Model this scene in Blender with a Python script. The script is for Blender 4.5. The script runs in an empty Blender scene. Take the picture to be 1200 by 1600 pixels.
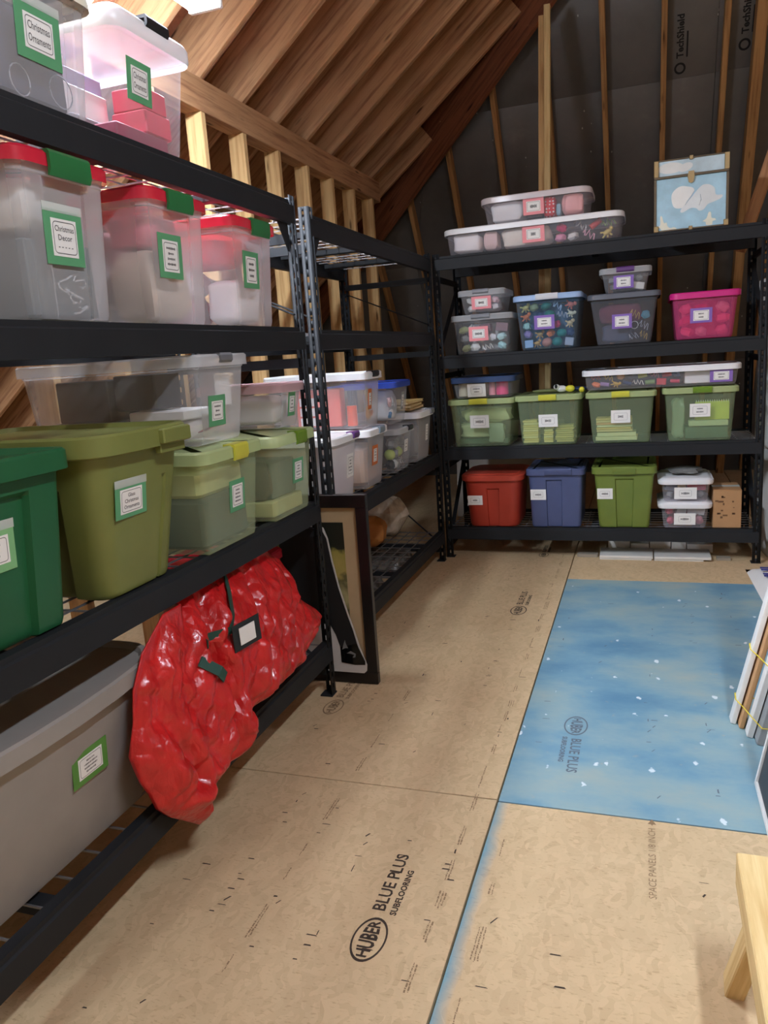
import bpy, bmesh, math, random
from mathutils import Vector, Matrix, noise as mnoise

C = bpy.context.scene.collection
scene = bpy.context.scene
PI = math.pi

# ------------------------------------------------------------------ camera
F = Vector((-0.3211, 0.9252, -0.2017)).normalized()
Rv = Vector((0.9470, 0.3140, -0.0670)); Rv = (Rv - F * Rv.dot(F)).normalized()
Uv = Rv.cross(F).normalized()
cam = bpy.data.cameras.new('camera')
cam.sensor_fit = 'VERTICAL'; cam.sensor_width = 27; cam.sensor_height = 36
cam.lens = 36 * 1191.87 / 1600
cam.clip_start = 0.02
camo = bpy.data.objects.new('camera', cam); C.objects.link(camo)
M = Matrix((Rv, Uv, -F)).transposed().to_4x4(); M.translation = (0, 0, 1.3985)
camo.matrix_world = M
scene.camera = camo

# ------------------------------------------------------------------ world, lights, exposure
w = bpy.data.worlds.new('world'); scene.world = w; w.use_nodes = True
bg = w.node_tree.nodes['Background']; bg.inputs[0].default_value = (0.9, 0.93, 1.0, 1); bg.inputs[1].default_value = 0.05
scene.view_settings.view_transform = 'Standard'; scene.view_settings.look = 'None'
scene.view_settings.gamma = 1; scene.view_settings.use_curve_mapping = False
scene.view_settings.exposure = 0.3
scene.cycles.transparent_max_bounces = 20
LED_NEAR, LED_FAR = 200.0, 120.0
# centre, length, emission, label
FIXTURES = [((-1.53, 2.17, 2.715), 1.22, LED_NEAR, 'linear white LED light fixture under the left rafters above the near shelves'),
            ((-1.45, -0.55, 2.80), 1.22, 40.0, 'linear white LED light fixture under the left rafters behind the viewer'),
            ((0.95, 0.55, 3.35), 1.22, LED_FAR, 'linear white LED light fixture under the ridge above the aisle')]

# ------------------------------------------------------------------ materials
def lin(c):
    def f(v):
        v /= 255.0
        return v / 12.92 if v <= 0.04045 else ((v + 0.055) / 1.055) ** 2.4
    return tuple(f(v) for v in c)
MATS = {}
def base(name):
    m = bpy.data.materials.new(name); m.use_nodes = True
    nt = m.node_tree; b = nt.nodes['Principled BSDF']
    return m, nt, b
def N(nt, t, **k):
    n = nt.nodes.new(t)
    for a, v in k.items(): setattr(n, a, v)
    return n
def ramp(nt, fac, stops):
    r = N(nt, 'ShaderNodeValToRGB'); e = r.color_ramp.elements
    while len(e) < len(stops): e.new(0.5)
    for el, (p, c) in zip(e, stops): el.position = p; el.color = (*c, 1) if len(c) == 3 else c
    nt.links.new(fac, r.inputs[0]); return r.outputs[0]
def coords(nt, scale, rnd=True, loc=(0, 0, 0)):
    tc = N(nt, 'ShaderNodeTexCoord'); mp = N(nt, 'ShaderNodeMapping')
    mp.inputs['Scale'].default_value = scale; mp.inputs['Location'].default_value = loc
    nt.links.new(tc.outputs['Object'], mp.inputs[0])
    if not rnd: return mp.outputs[0]
    oi = N(nt, 'ShaderNodeObjectInfo'); mu = N(nt, 'ShaderNodeMath', operation='MULTIPLY'); mu.inputs[1].default_value = 37.0
    nt.links.new(oi.outputs['Random'], mu.inputs[0])
    ad = N(nt, 'ShaderNodeVectorMath', operation='ADD'); nt.links.new(mp.outputs[0], ad.inputs[0]); nt.links.new(mu.outputs[0], ad.inputs[1])
    return ad.outputs[0]
def noise(nt, vec, scale, detail=4, rough=0.55):
    n = N(nt, 'ShaderNodeTexNoise'); n.inputs['Scale'].default_value = scale
    n.inputs['Detail'].default_value = detail; n.inputs['Roughness'].default_value = rough
    nt.links.new(vec, n.inputs['Vector']); return n.outputs['Fac']
def bump(nt, b, h, strength=0.2, dist=0.01):
    bp = N(nt, 'ShaderNodeBump'); bp.inputs['Strength'].default_value = strength; bp.inputs['Distance'].default_value = dist
    nt.links.new(h, bp.inputs['Height']); nt.links.new(bp.outputs[0], b.inputs['Normal'])
def mixc(nt, fac, a, b, mode='MIX'):
    m = N(nt, 'ShaderNodeMix', data_type='RGBA', blend_type=mode)
    for s, v in ((0, fac), (6, a), (7, b)):
        if hasattr(v, 'is_linked') or hasattr(v, 'links'): nt.links.new(v, m.inputs[s])
        elif s == 0: m.inputs[0].default_value = v
        else: m.inputs[s].default_value = (*v, 1)
    return m.outputs[2]

def solid(name, rgb, rough=0.5, metal=0.0, vary=0.06, spec=0.5, bmp=0.0, bscale=40):
    if name in MATS: return MATS[name]
    m, nt, b = base(name); c = lin(rgb)
    v = coords(nt, (1, 1, 1)); n = noise(nt, v, 9)
    col = ramp(nt, n, [(0.3, tuple(x * (1 - vary) for x in c)), (0.7, tuple(min(1, x * (1 + vary)) for x in c))])
    nt.links.new(col, b.inputs['Base Color'])
    b.inputs['Roughness'].default_value = rough; b.inputs['Metallic'].default_value = metal
    b.inputs['Specular IOR Level'].default_value = spec
    if bmp: bump(nt, b, noise(nt, v, bscale), bmp, 0.004)
    MATS[name] = m; return m
def clear(name, rgb, fac, rough=0.25):
    """see-through plastic: part transparent, part milky gloss"""
    if name in MATS: return MATS[name]
    m, nt, b = base(name); c = lin(rgb)
    b.inputs['Base Color'].default_value = (*c, 1); b.inputs['Roughness'].default_value = rough
    tr = N(nt, 'ShaderNodeBsdfTransparent'); k = [0.55 + 0.45 * x / max(c) for x in c]
    tr.inputs[0].default_value = (*k, 1)
    mx = N(nt, 'ShaderNodeMixShader')
    lw = N(nt, 'ShaderNodeLayerWeight'); lw.inputs[0].default_value = 0.35
    mr = N(nt, 'ShaderNodeMapRange'); mr.inputs[3].default_value = fac; mr.inputs[4].default_value = min(1, fac + 0.3)
    nt.links.new(lw.outputs['Facing'], mr.inputs[0]); nt.links.new(mr.outputs[0], mx.inputs[0])
    nt.links.new(tr.outputs[0], mx.inputs[1]); nt.links.new(b.outputs[0], mx.inputs[2])
    nt.links.new(mx.outputs[0], nt.nodes['Material Output'].inputs[0])
    MATS[name] = m; return m
def wood(name, light, dark, rough=0.75):
    """sawn lumber, grain along the board's own X axis, knots"""
    if name in MATS: return MATS[name]
    m, nt, b = base(name); a, d = lin(light), lin(dark)
    v = coords(nt, (0.8, 14, 14)); g = noise(nt, v, 3.0, 6, 0.6)
    col = ramp(nt, g, [(0.3, d), (0.55, a), (0.75, tuple(x * 0.85 + y * 0.15 for x, y in zip(a, d)))])
    v2 = coords(nt, (1.6, 8, 8)); kn = N(nt, 'ShaderNodeTexVoronoi'); kn.inputs['Scale'].default_value = 1.5; nt.links.new(v2, kn.inputs['Vector'])
    kf = ramp(nt, kn.outputs['Distance'], [(0.05, (1, 1, 1)), (0.13, (0, 0, 0))])
    col = mixc(nt, kf, col, tuple(x * 0.35 for x in d))
    v3 = coords(nt, (0.5, 0.5, 0.5)); big = noise(nt, v3, 2.2, 2)
    col = mixc(nt, 0.5, col, ramp(nt, big, [(0.3, (0.55, 0.5, 0.46)), (0.7, (1, 1, 1))]), 'MULTIPLY')
    nt.links.new(col, b.inputs['Base Color']); b.inputs['Roughness'].default_value = rough
    b.inputs['Specular IOR Level'].default_value = 0.25
    bump(nt, b, g, 0.15, 0.004); MATS[name] = m; return m
def osb(name, light, dark, blue=False, spray=False):
    """oriented strand subfloor panel, optionally rolled over with worn blue paint"""
    if name in MATS: return MATS[name]
    m, nt, b = base(name); a, d = lin(light), lin(dark)
    v = coords(nt, (1, 1, 1)); wv = noise(nt, v, 3, 2)
    vo = N(nt, 'ShaderNodeTexVoronoi'); vo.inputs['Scale'].default_value = 60; vo.inputs['Randomness'].default_value = 1
    st = coords(nt, (1.0, 0.45, 1.0)); dis = N(nt, 'ShaderNodeVectorMath', operation='ADD')
    nz = N(nt, 'ShaderNodeTexNoise'); nz.inputs['Scale'].default_value = 9; nt.links.new(v, nz.inputs['Vector'])
    sc = N(nt, 'ShaderNodeVectorMath', operation='SCALE'); sc.inputs['Scale'].default_value = 0.12; nt.links.new(nz.outputs['Color'], sc.inputs[0])
    nt.links.new(st, dis.inputs[0]); nt.links.new(sc.outputs[0], dis.inputs[1]); nt.links.new(dis.outputs[0], vo.inputs['Vector'])
    bw = N(nt, 'ShaderNodeRGBToBW'); nt.links.new(vo.outputs['Color'], bw.inputs[0])
    md = tuple(0.84 * x + 0.16 * y for x, y in zip(a, d))
    col = ramp(nt, bw.outputs[0], [(0.05, md), (0.5, a), (0.95, tuple(min(1, x * 1.06) for x in a))])
    f1 = noise(nt, coords(nt, (1, 3, 1)), 60, 4)
    col = mixc(nt, ramp(nt, f1, [(0.28, (0.35, 0.35, 0.35)), (0.42, (0, 0, 0))]), col, d)
    col = mixc(nt, 0.35, col, ramp(nt, wv, [(0.25, (0.72, 0.68, 0.62)), (0.7, (1, 1, 1))]), 'MULTIPLY')
    if blue:
        n1 = noise(nt, coords(nt, (1, 1.6, 1)), 2.0, 5, 0.6)
        bc = ramp(nt, n1, [(0.28, lin((92, 136, 164))), (0.44, lin((114, 154, 174))), (0.58, lin((140, 168, 174))), (0.72, lin((160, 174, 168)))])
        n2 = noise(nt, v, 26, 5)
        col = mixc(nt, ramp(nt, n2, [(0.66, (0, 0, 0)), (0.8, (0.4, 0.4, 0.4))]), bc, col)
        v5 = N(nt, 'ShaderNodeTexVoronoi'); v5.inputs['Scale'].default_value = 12; d5 = N(nt, 'ShaderNodeVectorMath', operation='ADD'); s5 = N(nt, 'ShaderNodeVectorMath', operation='SCALE'); s5.inputs['Scale'].default_value = 0.022
        n5 = N(nt, 'ShaderNodeTexNoise'); n5.inputs['Scale'].default_value = 45; nt.links.new(v, n5.inputs['Vector']); nt.links.new(n5.outputs['Color'], s5.inputs[0]); nt.links.new(coords(nt, (1, 0.6, 1)), d5.inputs[0]); nt.links.new(s5.outputs[0], d5.inputs[1]); nt.links.new(d5.outputs[0], v5.inputs['Vector'])
        col = mixc(nt, ramp(nt, v5.outputs['Distance'], [(0.075, (0.9, 0.9, 0.9)), (0.11, (0, 0, 0))]), col, lin((225, 235, 238)))
    if spray:      # blue paint that strayed over the long edge of this panel
        sx = N(nt, 'ShaderNodeSeparateXYZ'); nt.links.new(coords(nt, (1, 1, 1), False), sx.inputs[0])
        ns = N(nt, 'ShaderNodeMath', operation='MULTIPLY_ADD'); ns.inputs[1].default_value = 0.03; nt.links.new(noise(nt, v, 9, 3), ns.inputs[0]); nt.links.new(sx.outputs['X'], ns.inputs[2])
        col = mixc(nt, ramp(nt, ns.outputs[0], [(0.018, (0.85, 0.85, 0.85)), (0.055, (0, 0, 0))]), col, lin((104, 156, 176)))
    nt.links.new(col, b.inputs['Base Color'])
    b.inputs['Roughness'].default_value = 0.75 if not blue else 0.55; b.inputs['Specular IOR Level'].default_value = 0.12 if not blue else 0.3
    bump(nt, b, bw.outputs[0], 0.05, 0.002); MATS[name] = m; return m
def speckle(name, rgb, spots, rough=0.5):
    """dark faced sheathing with scuffs and pale flecks"""
    if name in MATS: return MATS[name]
    m, nt, b = base(name); c = lin(rgb)
    v = coords(nt, (1, 1, 1)); n = noise(nt, v, 2.2, 5, 0.65)
    col = ramp(nt, n, [(0.3, tuple(x * 0.7 for x in c)), (0.62, c), (0.8, tuple(min(1, x * 1.6) for x in c))])
    vo = N(nt, 'ShaderNodeTexVoronoi'); vo.inputs['Scale'].default_value = 5.5; nt.links.new(coords(nt, (1.6, 1, 1)), vo.inputs['Vector'])
    col = mixc(nt, ramp(nt, vo.outputs['Distance'], [(0.035, (0.7, 0.7, 0.7)), (0.05, (0, 0, 0))]), col, lin(spots))
    nt.links.new(col, b.inputs['Base Color']); b.inputs['Roughness'].default_value = rough
    MATS[name] = m; return m
def emit(name, rgb, s):
    if name in MATS: return MATS[name]
    m, nt, b = base(name); b.inputs['Emission Color'].default_value = (*lin(rgb), 1); b.inputs['Emission Strength'].default_value = s
    MATS[name] = m; return m
def film(name, rgb, rough=0.25):
    """thin crinkled plastic film"""
    if name in MATS: return MATS[name]
    m, nt, b = base(name); c = lin(rgb)
    v = coords(nt, (1, 1, 0.6)); n = noise(nt, v, 14, 6, 0.6)
    wv = N(nt, 'ShaderNodeTexVoronoi', feature='DISTANCE_TO_EDGE'); wv.inputs['Scale'].default_value = 24; nt.links.new(v, wv.inputs['Vector'])
    nt.links.new(ramp(nt, n, [(0.3, tuple(x * 0.72 for x in c)), (0.75, tuple(min(1, x * 1.15 + 0.01) for x in c))]), b.inputs['Base Color'])
    b.inputs['Roughness'].default_value = rough
    ad = N(nt, 'ShaderNodeMath', operation='ADD'); nt.links.new(n, ad.inputs[0]); nt.links.new(wv.outputs['Distance'], ad.inputs[1])
    b.inputs['Coat Weight'].default_value = 0.3; b.inputs['Coat Roughness'].default_value = 0.12
    bump(nt, b, ad.outputs[0], 0.7, 0.012); MATS[name] = m; return m

BLACK = solid('black_powder_coat', (34, 36, 39), 0.6, 0.0, 0.08, 0.25)
WIRE = solid('shelf_wire', (150, 150, 152), 0.35, 0.7)
RAFTER = wood('rafter_lumber', (202, 156, 114), (148, 102, 72))
HIPWOOD = wood('weathered_lumber', (186, 142, 92), (138, 98, 60))
STUD = wood('stud_lumber', (224, 186, 130), (184, 140, 90))
BRACE = wood('brown_lumber', (140, 86, 58), (92, 50, 34))
PALE = wood('pale_lumber', (232, 206, 150), (206, 170, 112))
REDSHEATH = osb('roof_sheathing', (176, 122, 96), (108, 66, 52))
FOIL = speckle('barrier_sheathing', (96, 92, 88), (200, 196, 188), 0.42)
TAN = osb('subfloor_tan', (208, 182, 144), (136, 106, 74))
SPRAY = osb('subfloor_tan_overspray', (208, 182, 144), (136, 106, 74), False, True)
BLUEP = osb('subfloor_blue_paint', (206, 176, 132), (120, 88, 56), True)
INK = solid('printing_ink', (58, 46, 36), 0.8)
FADED = solid('faded_ink', (96, 108, 118), 0.8)
PALEINK = solid('pale_ink', (140, 114, 84), 0.8)
WALLMAT = solid('plain_wallboard', (196, 178, 150), 0.8)
WHITEP = solid('white_plastic', (236, 236, 236), 0.35)
PAPER = solid('white_label_paper', (238, 236, 232), 0.6, vary=0.02)
GREENCARD = solid('green_card', (92, 158, 112), 0.55)
PALEGREENCARD = solid('pale_green_card', (130, 186, 128), 0.55)
PINKCARD = solid('pink_card', (238, 150, 156), 0.55)
PURPLECARD = solid('purple_card', (136, 104, 184), 0.55)
ORANGECARD = solid('orange_card', (206, 112, 56), 0.55)
TEXTINK = solid('label_ink', (96, 92, 92), 0.7)
def col(name, rgb, rough=0.55, **k): return solid(name, rgb, rough, **k)

# ------------------------------------------------------------------ mesh helpers
class MB:
    def __init__(s): s.v = []; s.f = []; s.m = []
    def add(s, vs, fs, mi=0):
        o = len(s.v); s.v += [tuple(v) for v in vs]; s.f += [tuple(i + o for i in f) for f in fs]; s.m += [mi] * len(fs); return s
    def box(s, lo, hi, mi=0):
        x0, y0, z0 = lo; x1, y1, z1 = hi
        return s.add([(x0, y0, z0), (x1, y0, z0), (x1, y1, z0), (x0, y1, z0), (x0, y0, z1), (x1, y0, z1), (x1, y1, z1), (x0, y1, z1)],
              [(0, 3, 2, 1), (4, 5, 6, 7), (0, 1, 5, 4), (1, 2, 6, 5), (2, 3, 7, 6), (3, 0, 4, 7)], mi)
    def loft(s, rings, mi=0, cap0=True, cap1=True):
        n = len(rings[0]); vs = [p for r in rings for p in r]; fs = []
        for i in range(len(rings) - 1):
            for j in range(n):
                k = (j + 1) % n; fs.append((i * n + j, i * n + k, (i + 1) * n + k, (i + 1) * n + j))
        if cap0: fs.append(tuple(range(n - 1, -1, -1)))
        if cap1: fs.append(tuple((len(rings) - 1) * n + j for j in range(n)))
        return s.add(vs, fs, mi)
    def cbox(s, c, size, b=0.004, mi=0):
        hx, hy, hz = size[0] / 2, size[1] / 2, size[2] / 2; b = min(b, hx * 0.9, hy * 0.9, hz * 0.9)
        def ring(ins, z):
            x, y = hx - ins, hy - ins; k = b * 0.6
            return [(c[0] + px, c[1] + py, c[2] + z) for px, py in ((-x + k, -y), (x - k, -y), (x, -y + k), (x, y - k), (x - k, y), (-x + k, y), (-x, y - k), (-x, -y + k))]
        return s.loft([ring(b * 0.6, -hz), ring(0, -hz + b * 0.6), ring(0, hz - b * 0.6), ring(b * 0.6, hz)], mi)
    def prism_x(s, poly, x0, x1, mi=0):       # poly of (y, z)
        return s.loft([[(x0, y, z) for y, z in poly], [(x1, y, z) for y, z in poly]], mi)
    def prism_y(s, poly, y0, y1, mi=0):       # poly of (x, z)
        return s.loft([[(x, y0, z) for x, z in poly], [(x, y1, z) for x, z in poly]], mi)
    def tube(s, pts, r, n=6, mi=0, flat=None):
        pts = [Vector(p) for p in pts]; rings = []
        for i, p in enumerate(pts):
            t = (pts[min(i + 1, len(pts) - 1)] - pts[max(i - 1, 0)]).normalized()
            a = t.cross(Vector((0, 0, 1)) if abs(t.z) < 0.95 else Vector((1, 0, 0))).normalized(); b = t.cross(a)
            ra, rb = (r, r) if flat is None else flat
            rings.append([p + a * math.cos(2 * PI * k / n) * ra + b * math.sin(2 * PI * k / n) * rb for k in range(n)])
        return s.loft(rings, mi)
    def ell(s, c, r, nu=12, nv=8, mi=0, amp=0.0, rnd=None, rot=None, power=1.0):
        rings = []; rnd = rnd or random.Random(1); ph = [rnd.uniform(0, 6) for _ in range(6)]
        R = rot or Matrix.Identity(3)
        for i in range(1, nv):
            th = PI * i / nv - PI / 2; ring = []
            for j in range(nu):
                a = 2 * PI * j / nu
                sp = lambda q: math.copysign(abs(q) ** power, q)
                d = Vector((sp(math.cos(th)) * sp(math.cos(a)), sp(math.cos(th)) * sp(math.sin(a)), sp(math.sin(th))))
                k = 1 - amp * (0.5 + 0.5 * math.sin(3 * a + ph[0] + 2 * th) * math.cos(2 * a - 4 * th + ph[1]) + 0.3 * math.sin(5 * a + ph[2]))
                p = R @ Vector((d.x * r[0] * k, d.y * r[1] * k, d.z * r[2] * (1 - 0.4 * amp * (1 - k))))
                ring.append((c[0] + p.x, c[1] + p.y, c[2] + p.z))
            rings.append(ring)
        return s.loft(rings, mi)
    def mesh(s, name, mats, sharp=35):
        me = bpy.data.meshes.new(name); me.from_pydata(s.v, [], s.f)
        for m in (mats if isinstance(mats, (list, tuple)) else [mats]): me.materials.append(m)
        if any(s.m): me.polygons.foreach_set('material_index', s.m)
        bm = bmesh.new(); bm.from_mesh(me); bmesh.ops.recalc_face_normals(bm, faces=bm.faces); bm.to_mesh(me); bm.free()
        me.polygons.foreach_set('use_smooth', [True] * len(me.polygons)); me.set_sharp_from_angle(angle=math.radians(sharp))
        me.update(); return me
    def obj(s, name, mats, parent=None, loc=None, rot=None, sharp=35):
        o = bpy.data.objects.new(name, s.mesh(name, mats, sharp)); C.objects.link(o)
        if parent: o.parent = parent
        if loc is not None: o.location = loc
        if rot is not None: o.rotation_euler = rot
        return o
def thing(name, label, cat, loc=(0, 0, 0), rotz=0, group=None):
    o = bpy.data.objects.new(name, None); C.objects.link(o); o.empty_display_size = 0.1
    o.location = loc; o.rotation_euler = (0, 0, rotz); o['label'] = label; o['category'] = cat
    if group: o['group'] = group
    return o
def tag(o, label, cat, group=None, kind=None):
    o['label'] = label; o['category'] = cat
    if group: o['group'] = group
    if kind: o['kind'] = kind
    return o
def struct(o): o['kind'] = 'structure'; return o
def rrect(w, d, r, z, cy=0.0, n=4, cuts=(), scuts=(), k=0.0, bow=0.0):
    """rounded rectangle ring, front edge at -Y, with recess intervals on the front and the sides"""
    hx, hy = w / 2, d / 2; r = min(r, hx * 0.95, hy * 0.95); P = []
    def edge(lst, half, f):
        us = []
        for a, b, dep in lst: us += [(a, 0), (a + 0.03, dep), (b - 0.03, dep), (b, 0)]
        us += [(u, 0) for u in (-0.5, 0.0, 0.5) if not any(a - .001 <= u <= b + .001 for a, b, _ in lst)]
        for u, dep in sorted(us): P.append(f(u * half, dep * k))
    def arc(cx, cyy, a0):
        for i in range(n + 1):
            a = a0 + (PI / 2) * i / n; P.append((cx + r * math.cos(a), cyy + r * math.sin(a)))
    bw = lambda x: -bow * (1 - (x / hx) ** 2)
    edge(cuts, hx - r, lambda x, dp: (x, -hy + dp)); arc(hx - r, -hy + r, -PI / 2)
    edge(scuts, hy - r, lambda y, dp: (hx - dp, y)); arc(hx - r, hy - r, 0)
    edge((), hx - r, lambda x, dp: (-x, hy)); arc(-hx + r, hy - r, PI / 2)
    edge(scuts, hy - r, lambda y, dp: (-hx + dp, -y)); arc(-hx + r, -hy + r, PI)
    return [(x, y + cy + (bw(x) if y < 0 else 0), z) for x, y in P]
def text_mesh(s, size, bold=0.0):
    cu = bpy.data.curves.new('txt', 'FONT'); cu.body = s; cu.size = size; cu.align_x = 'CENTER'; cu.align_y = 'CENTER'; cu.offset = bold
    cu.resolution_u = 2
    o = bpy.data.objects.new('txt', cu); C.objects.link(o)
    dg = bpy.context.evaluated_depsgraph_get(); me = bpy.data.meshes.new_from_object(o.evaluated_get(dg))
    vs = [tuple(v.co) for v in me.vertices]; fs = [tuple(p.vertices) for p in me.polygons]
    bpy.data.objects.remove(o); bpy.data.curves.remove(cu); bpy.data.meshes.remove(me)
    return vs, fs
def ringquads(mb, w, h, t, f, r=0.0):
    """thin rounded frame line, f maps (x, y) to 3-D"""
    def outline(w, h, r):
        P = []
        for cx, cy, a0 in ((w / 2 - r, h / 2 - r, 0), (-w / 2 + r, h / 2 - r, PI / 2), (-w / 2 + r, -h / 2 + r, PI), (w / 2 - r, -h / 2 + r, 1.5 * PI)):
            for i in range(4): P.append((cx + r * math.cos(a0 + PI / 6 * i), cy + r * math.sin(a0 + PI / 6 * i)))
        return P
    A = outline(w, h, r); B = outline(w - 2 * t, h - 2 * t, max(r - t, 0.0005)); n = len(A)
    mb.add([f(*p) for p in A + B], [(i, (i + 1) % n, n + (i + 1) % n, n + i) for i in range(n)])
LASTM = [None]
def board(name, A, B, w, h, m, parent=None, up=(0, 0, 1), plumb=False):
    """sawn board from A to B, width w across, depth h along up; own X axis runs along the grain"""
    A, B = Vector(A), Vector(B); X = (B - A).normalized(); Y = Vector(up).cross(X).normalized(); Z = X.cross(Y)
    L = (B - A).length; mb = MB(); c = 0.003
    mb.loft([[(x, -w / 2 + c, -h / 2), (x, w / 2 - c, -h / 2), (x, w / 2, -h / 2 + c), (x, w / 2, h / 2 - c), (x, w / 2 - c, h / 2), (x, -w / 2 + c, h / 2), (x, -w / 2, h / 2 - c), (x, -w / 2, -h / 2 + c)] for x in (0, L)])
    o = mb.obj(name, m, parent); Mx = Matrix((X, Y, Z)).transposed().to_4x4(); Mx.translation = A
    o.matrix_local = Mx; LASTM[0] = Mx; return o

# ------------------------------------------------------------------ floor
fl = MB(); fl.box((-5.9, -2.6, -0.12), (3.95, 8.8, -0.021)); floor = struct(fl.obj('floor', solid('subfloor_gap', (60, 44, 30), .9)))
def panel(x0, x1, y0, y1, m, label=None):
    g = 0.003; o = MB().cbox(((x1 - x0) / 2, (y1 - y0) / 2, -0.01), (x1 - x0 - 2 * g, y1 - y0 - 2 * g, 0.02), 0.002).obj('subfloor_panel', m, floor, (x0, y0, 0))
    if label: o['label'] = label
    return o
XE = [-5.6, -5.308, -4.089, -2.87, -1.651, -0.432, 0.787, 2.006, 3.225, 3.9]
panels = {}
for i in range(len(XE) - 1):
    if i == 4: ys = [-2.6, -0.29, 2.15, 5.115, 7.4, 8.5]
    elif i == 5: ys = [-2.6, -0.29, 2.142, 4.528, 5.115, 7.4, 8.5]
    else: ys = [-2.6, -1.5 + 1.2 * (i % 2), 0.94 + 1.2 * (i % 2), 3.38 + 1.2 * (i % 2), 5.82 + 1.2 * (i % 2), 8.5]
    for a, b in zip(ys, ys[1:]):
        bl = i == 5 and a == 2.142
        panels[(i, a)] = panel(XE[i], XE[i + 1], a, b, BLUEP if bl else (SPRAY if i == 5 and a == -0.29 else TAN), 'blue painted subfloor panel with white flecks' if bl else None)
def on_floor(mb, vs, fs, x, y, rz, z=0.0006):
    c, s = math.cos(rz), math.sin(rz); mb.add([(x + c * px - s * py, y + s * px + c * py, z) for px, py, *_ in vs], fs)
def stamp(x, y, rz, L, m, pan):
    """oval mark with the maker's name, then two lines of lettering; L = overall length"""
    k = L / 0.40; mb = MB(); c, s = math.cos(rz), math.sin(rz)
    f = lambda px, py: (x + c * px - s * py, y + s * px + c * py, 0.0007)
    n = 32
    for r0, r1 in ((1.0, 0.89),):
        A = [(0.074 * k * r * math.cos(2 * PI * i / n), 0.043 * k * r * math.sin(2 * PI * i / n)) for r in (r0, r1) for i in range(n)]
        mb.add([f(*p) for p in A], [(i, (i + 1) % n, n + (i + 1) % n, n + i) for i in range(n)])
    vs, fs = text_mesh('HUBER', 0.045 * k, 0.0014 * k)
    vs = [(a * 0.86, b * 1.35 * (1 - 0.45 * (a / (0.066 * k)) ** 2), 0) for a, b, _ in vs]; on_floor(mb, vs, fs, x, y, rz)
    vs, fs = text_mesh('BLUE PLUS', 0.049 * k, 0.0009 * k); ox, oy = f(0.212 * k, 0.008 * k)[:2]; on_floor(mb, vs, fs, ox, oy, rz)
    vs, fs = text_mesh('SUBFLOORING', 0.0235 * k, 0.0008 * k); vs = [(a * 1.12, b, 0) for a, b, _ in vs]; ox, oy = f(0.178 * k, -0.032 * k)[:2]; on_floor(mb, vs, fs, ox, oy, rz)
    o = mb.obj('printed_stamp', m, pan); o.matrix_parent_inverse = Matrix.Translation(-pan.location)
    return o
near, mid, bluepan, farp = panels[(4, -0.29)], panels[(4, 2.15)], panels[(5, 2.142)], panels[(5, 4.528)]
stamp(-0.634, 1.497, PI / 2, 0.40, INK, near)
stamp(-0.634, 3.925, PI / 2, 0.40, INK, mid)
stamp(-0.234, 2.683, -PI / 2, 0.40, FADED, bluepan)
stamp(-0.634, 5.06, PI / 2, 0.30, INK, mid)
stamp(-1.20, 2.66, PI / 2, 0.36, PALEINK, mid)
def edge_print(pan, x, y0, y1, m, seed, rz=PI / 2):
    """rows of tiny edge lettering printed along a panel edge"""
    rnd = random.Random(seed); mb = MB(); y = y0
    while y < y1:
        L = rnd.uniform(0.05, 0.13)
        for row in range(rnd.choice((1, 2, 2, 3))):
            a = y + rnd.uniform(0, .02)
            while a < y + L:
                b = a + rnd.uniform(0.003, 0.016); xx = x + (row - 1) * 0.0078; h = rnd.uniform(.0009, .0026); o_ = rnd.uniform(-.001, .001)
                mb.add([(xx - h + o_, a, 0.0007), (xx + h + o_, a, 0.0007), (xx + h * .7 + o_, b - 0.002, 0.0007), (xx - h + o_, b - 0.002, 0.0007)], [(0, 1, 2, 3)]); a = b
        y += L + rnd.uniform(0.03, 0.12)
    o = mb.obj('edge_print', m, pan); o.matrix_parent_inverse = Matrix.Translation(-pan.location); o['kind'] = 'stuff'; return o
edge_print(near, -0.497, 0.9, 2.1, PALEINK, 1); edge_print(mid, -0.497, 2.2, 5.0, PALEINK, 2); edge_print(panels[(5, -0.29)], -0.372, 0.9, 2.0, PALEINK, 3)
edge_print(near, -0.93, 1.3, 2.1, PALEINK, 4); edge_print(mid, -0.93, 2.2, 2.8, PALEINK, 5)
mb = MB(); vs, fs = text_mesh('SPACE PANELS 1/8 INCH', 0.028); on_floor(mb, vs, fs, 0.027, 1.95, PI / 2, 0.0007)
on_floor(mb, [(0.17, 0.012, 0), (0.17, -0.012, 0), (0.195, 0, 0), (0.165, 0.002, 0), (0.165, -0.002, 0), (0.172, -0.002, 0), (0.172, 0.002, 0)], [(0, 1, 2), (3, 4, 5, 6)], 0.027, 1.95, PI / 2, 0.0007)
o = mb.obj('printed_line', PALEINK, panels[(5, -0.29)]); o.matrix_parent_inverse = Matrix.Translation(-panels[(5, -0.29)].location)
def fasteners(pan, x0, x1, y0, y1, m, seed, n):
    rnd = random.Random(seed); mb = MB()
    for i in range(n):
        x = x0 + (x1 - x0) * (rnd.randint(0, 5) + rnd.uniform(-.1, .1)) / 5; y = rnd.uniform(y0, y1); a = rnd.choice([0, 0, 0, PI / 2, 1.0]); L = rnd.uniform(0.006, 0.016); t = rnd.uniform(0.0012, 0.003)
        on_floor(mb, [(-L, -t, 0), (L, -t * .6, 0), (L * .7, t, 0), (-L * .8, t * .8, 0)], [(0, 1, 2, 3)], x, y, a, 0.0006)
    o = mb.obj('fastener_marks', m, pan); o.matrix_parent_inverse = Matrix.Translation(-pan.location); o['kind'] = 'stuff'
fasteners(near, -1.2, -0.5, 0.95, 2.1, INK, 7, 46); fasteners(mid, -1.2, -0.5, 2.2, 5.0, INK, 8, 70)
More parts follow.
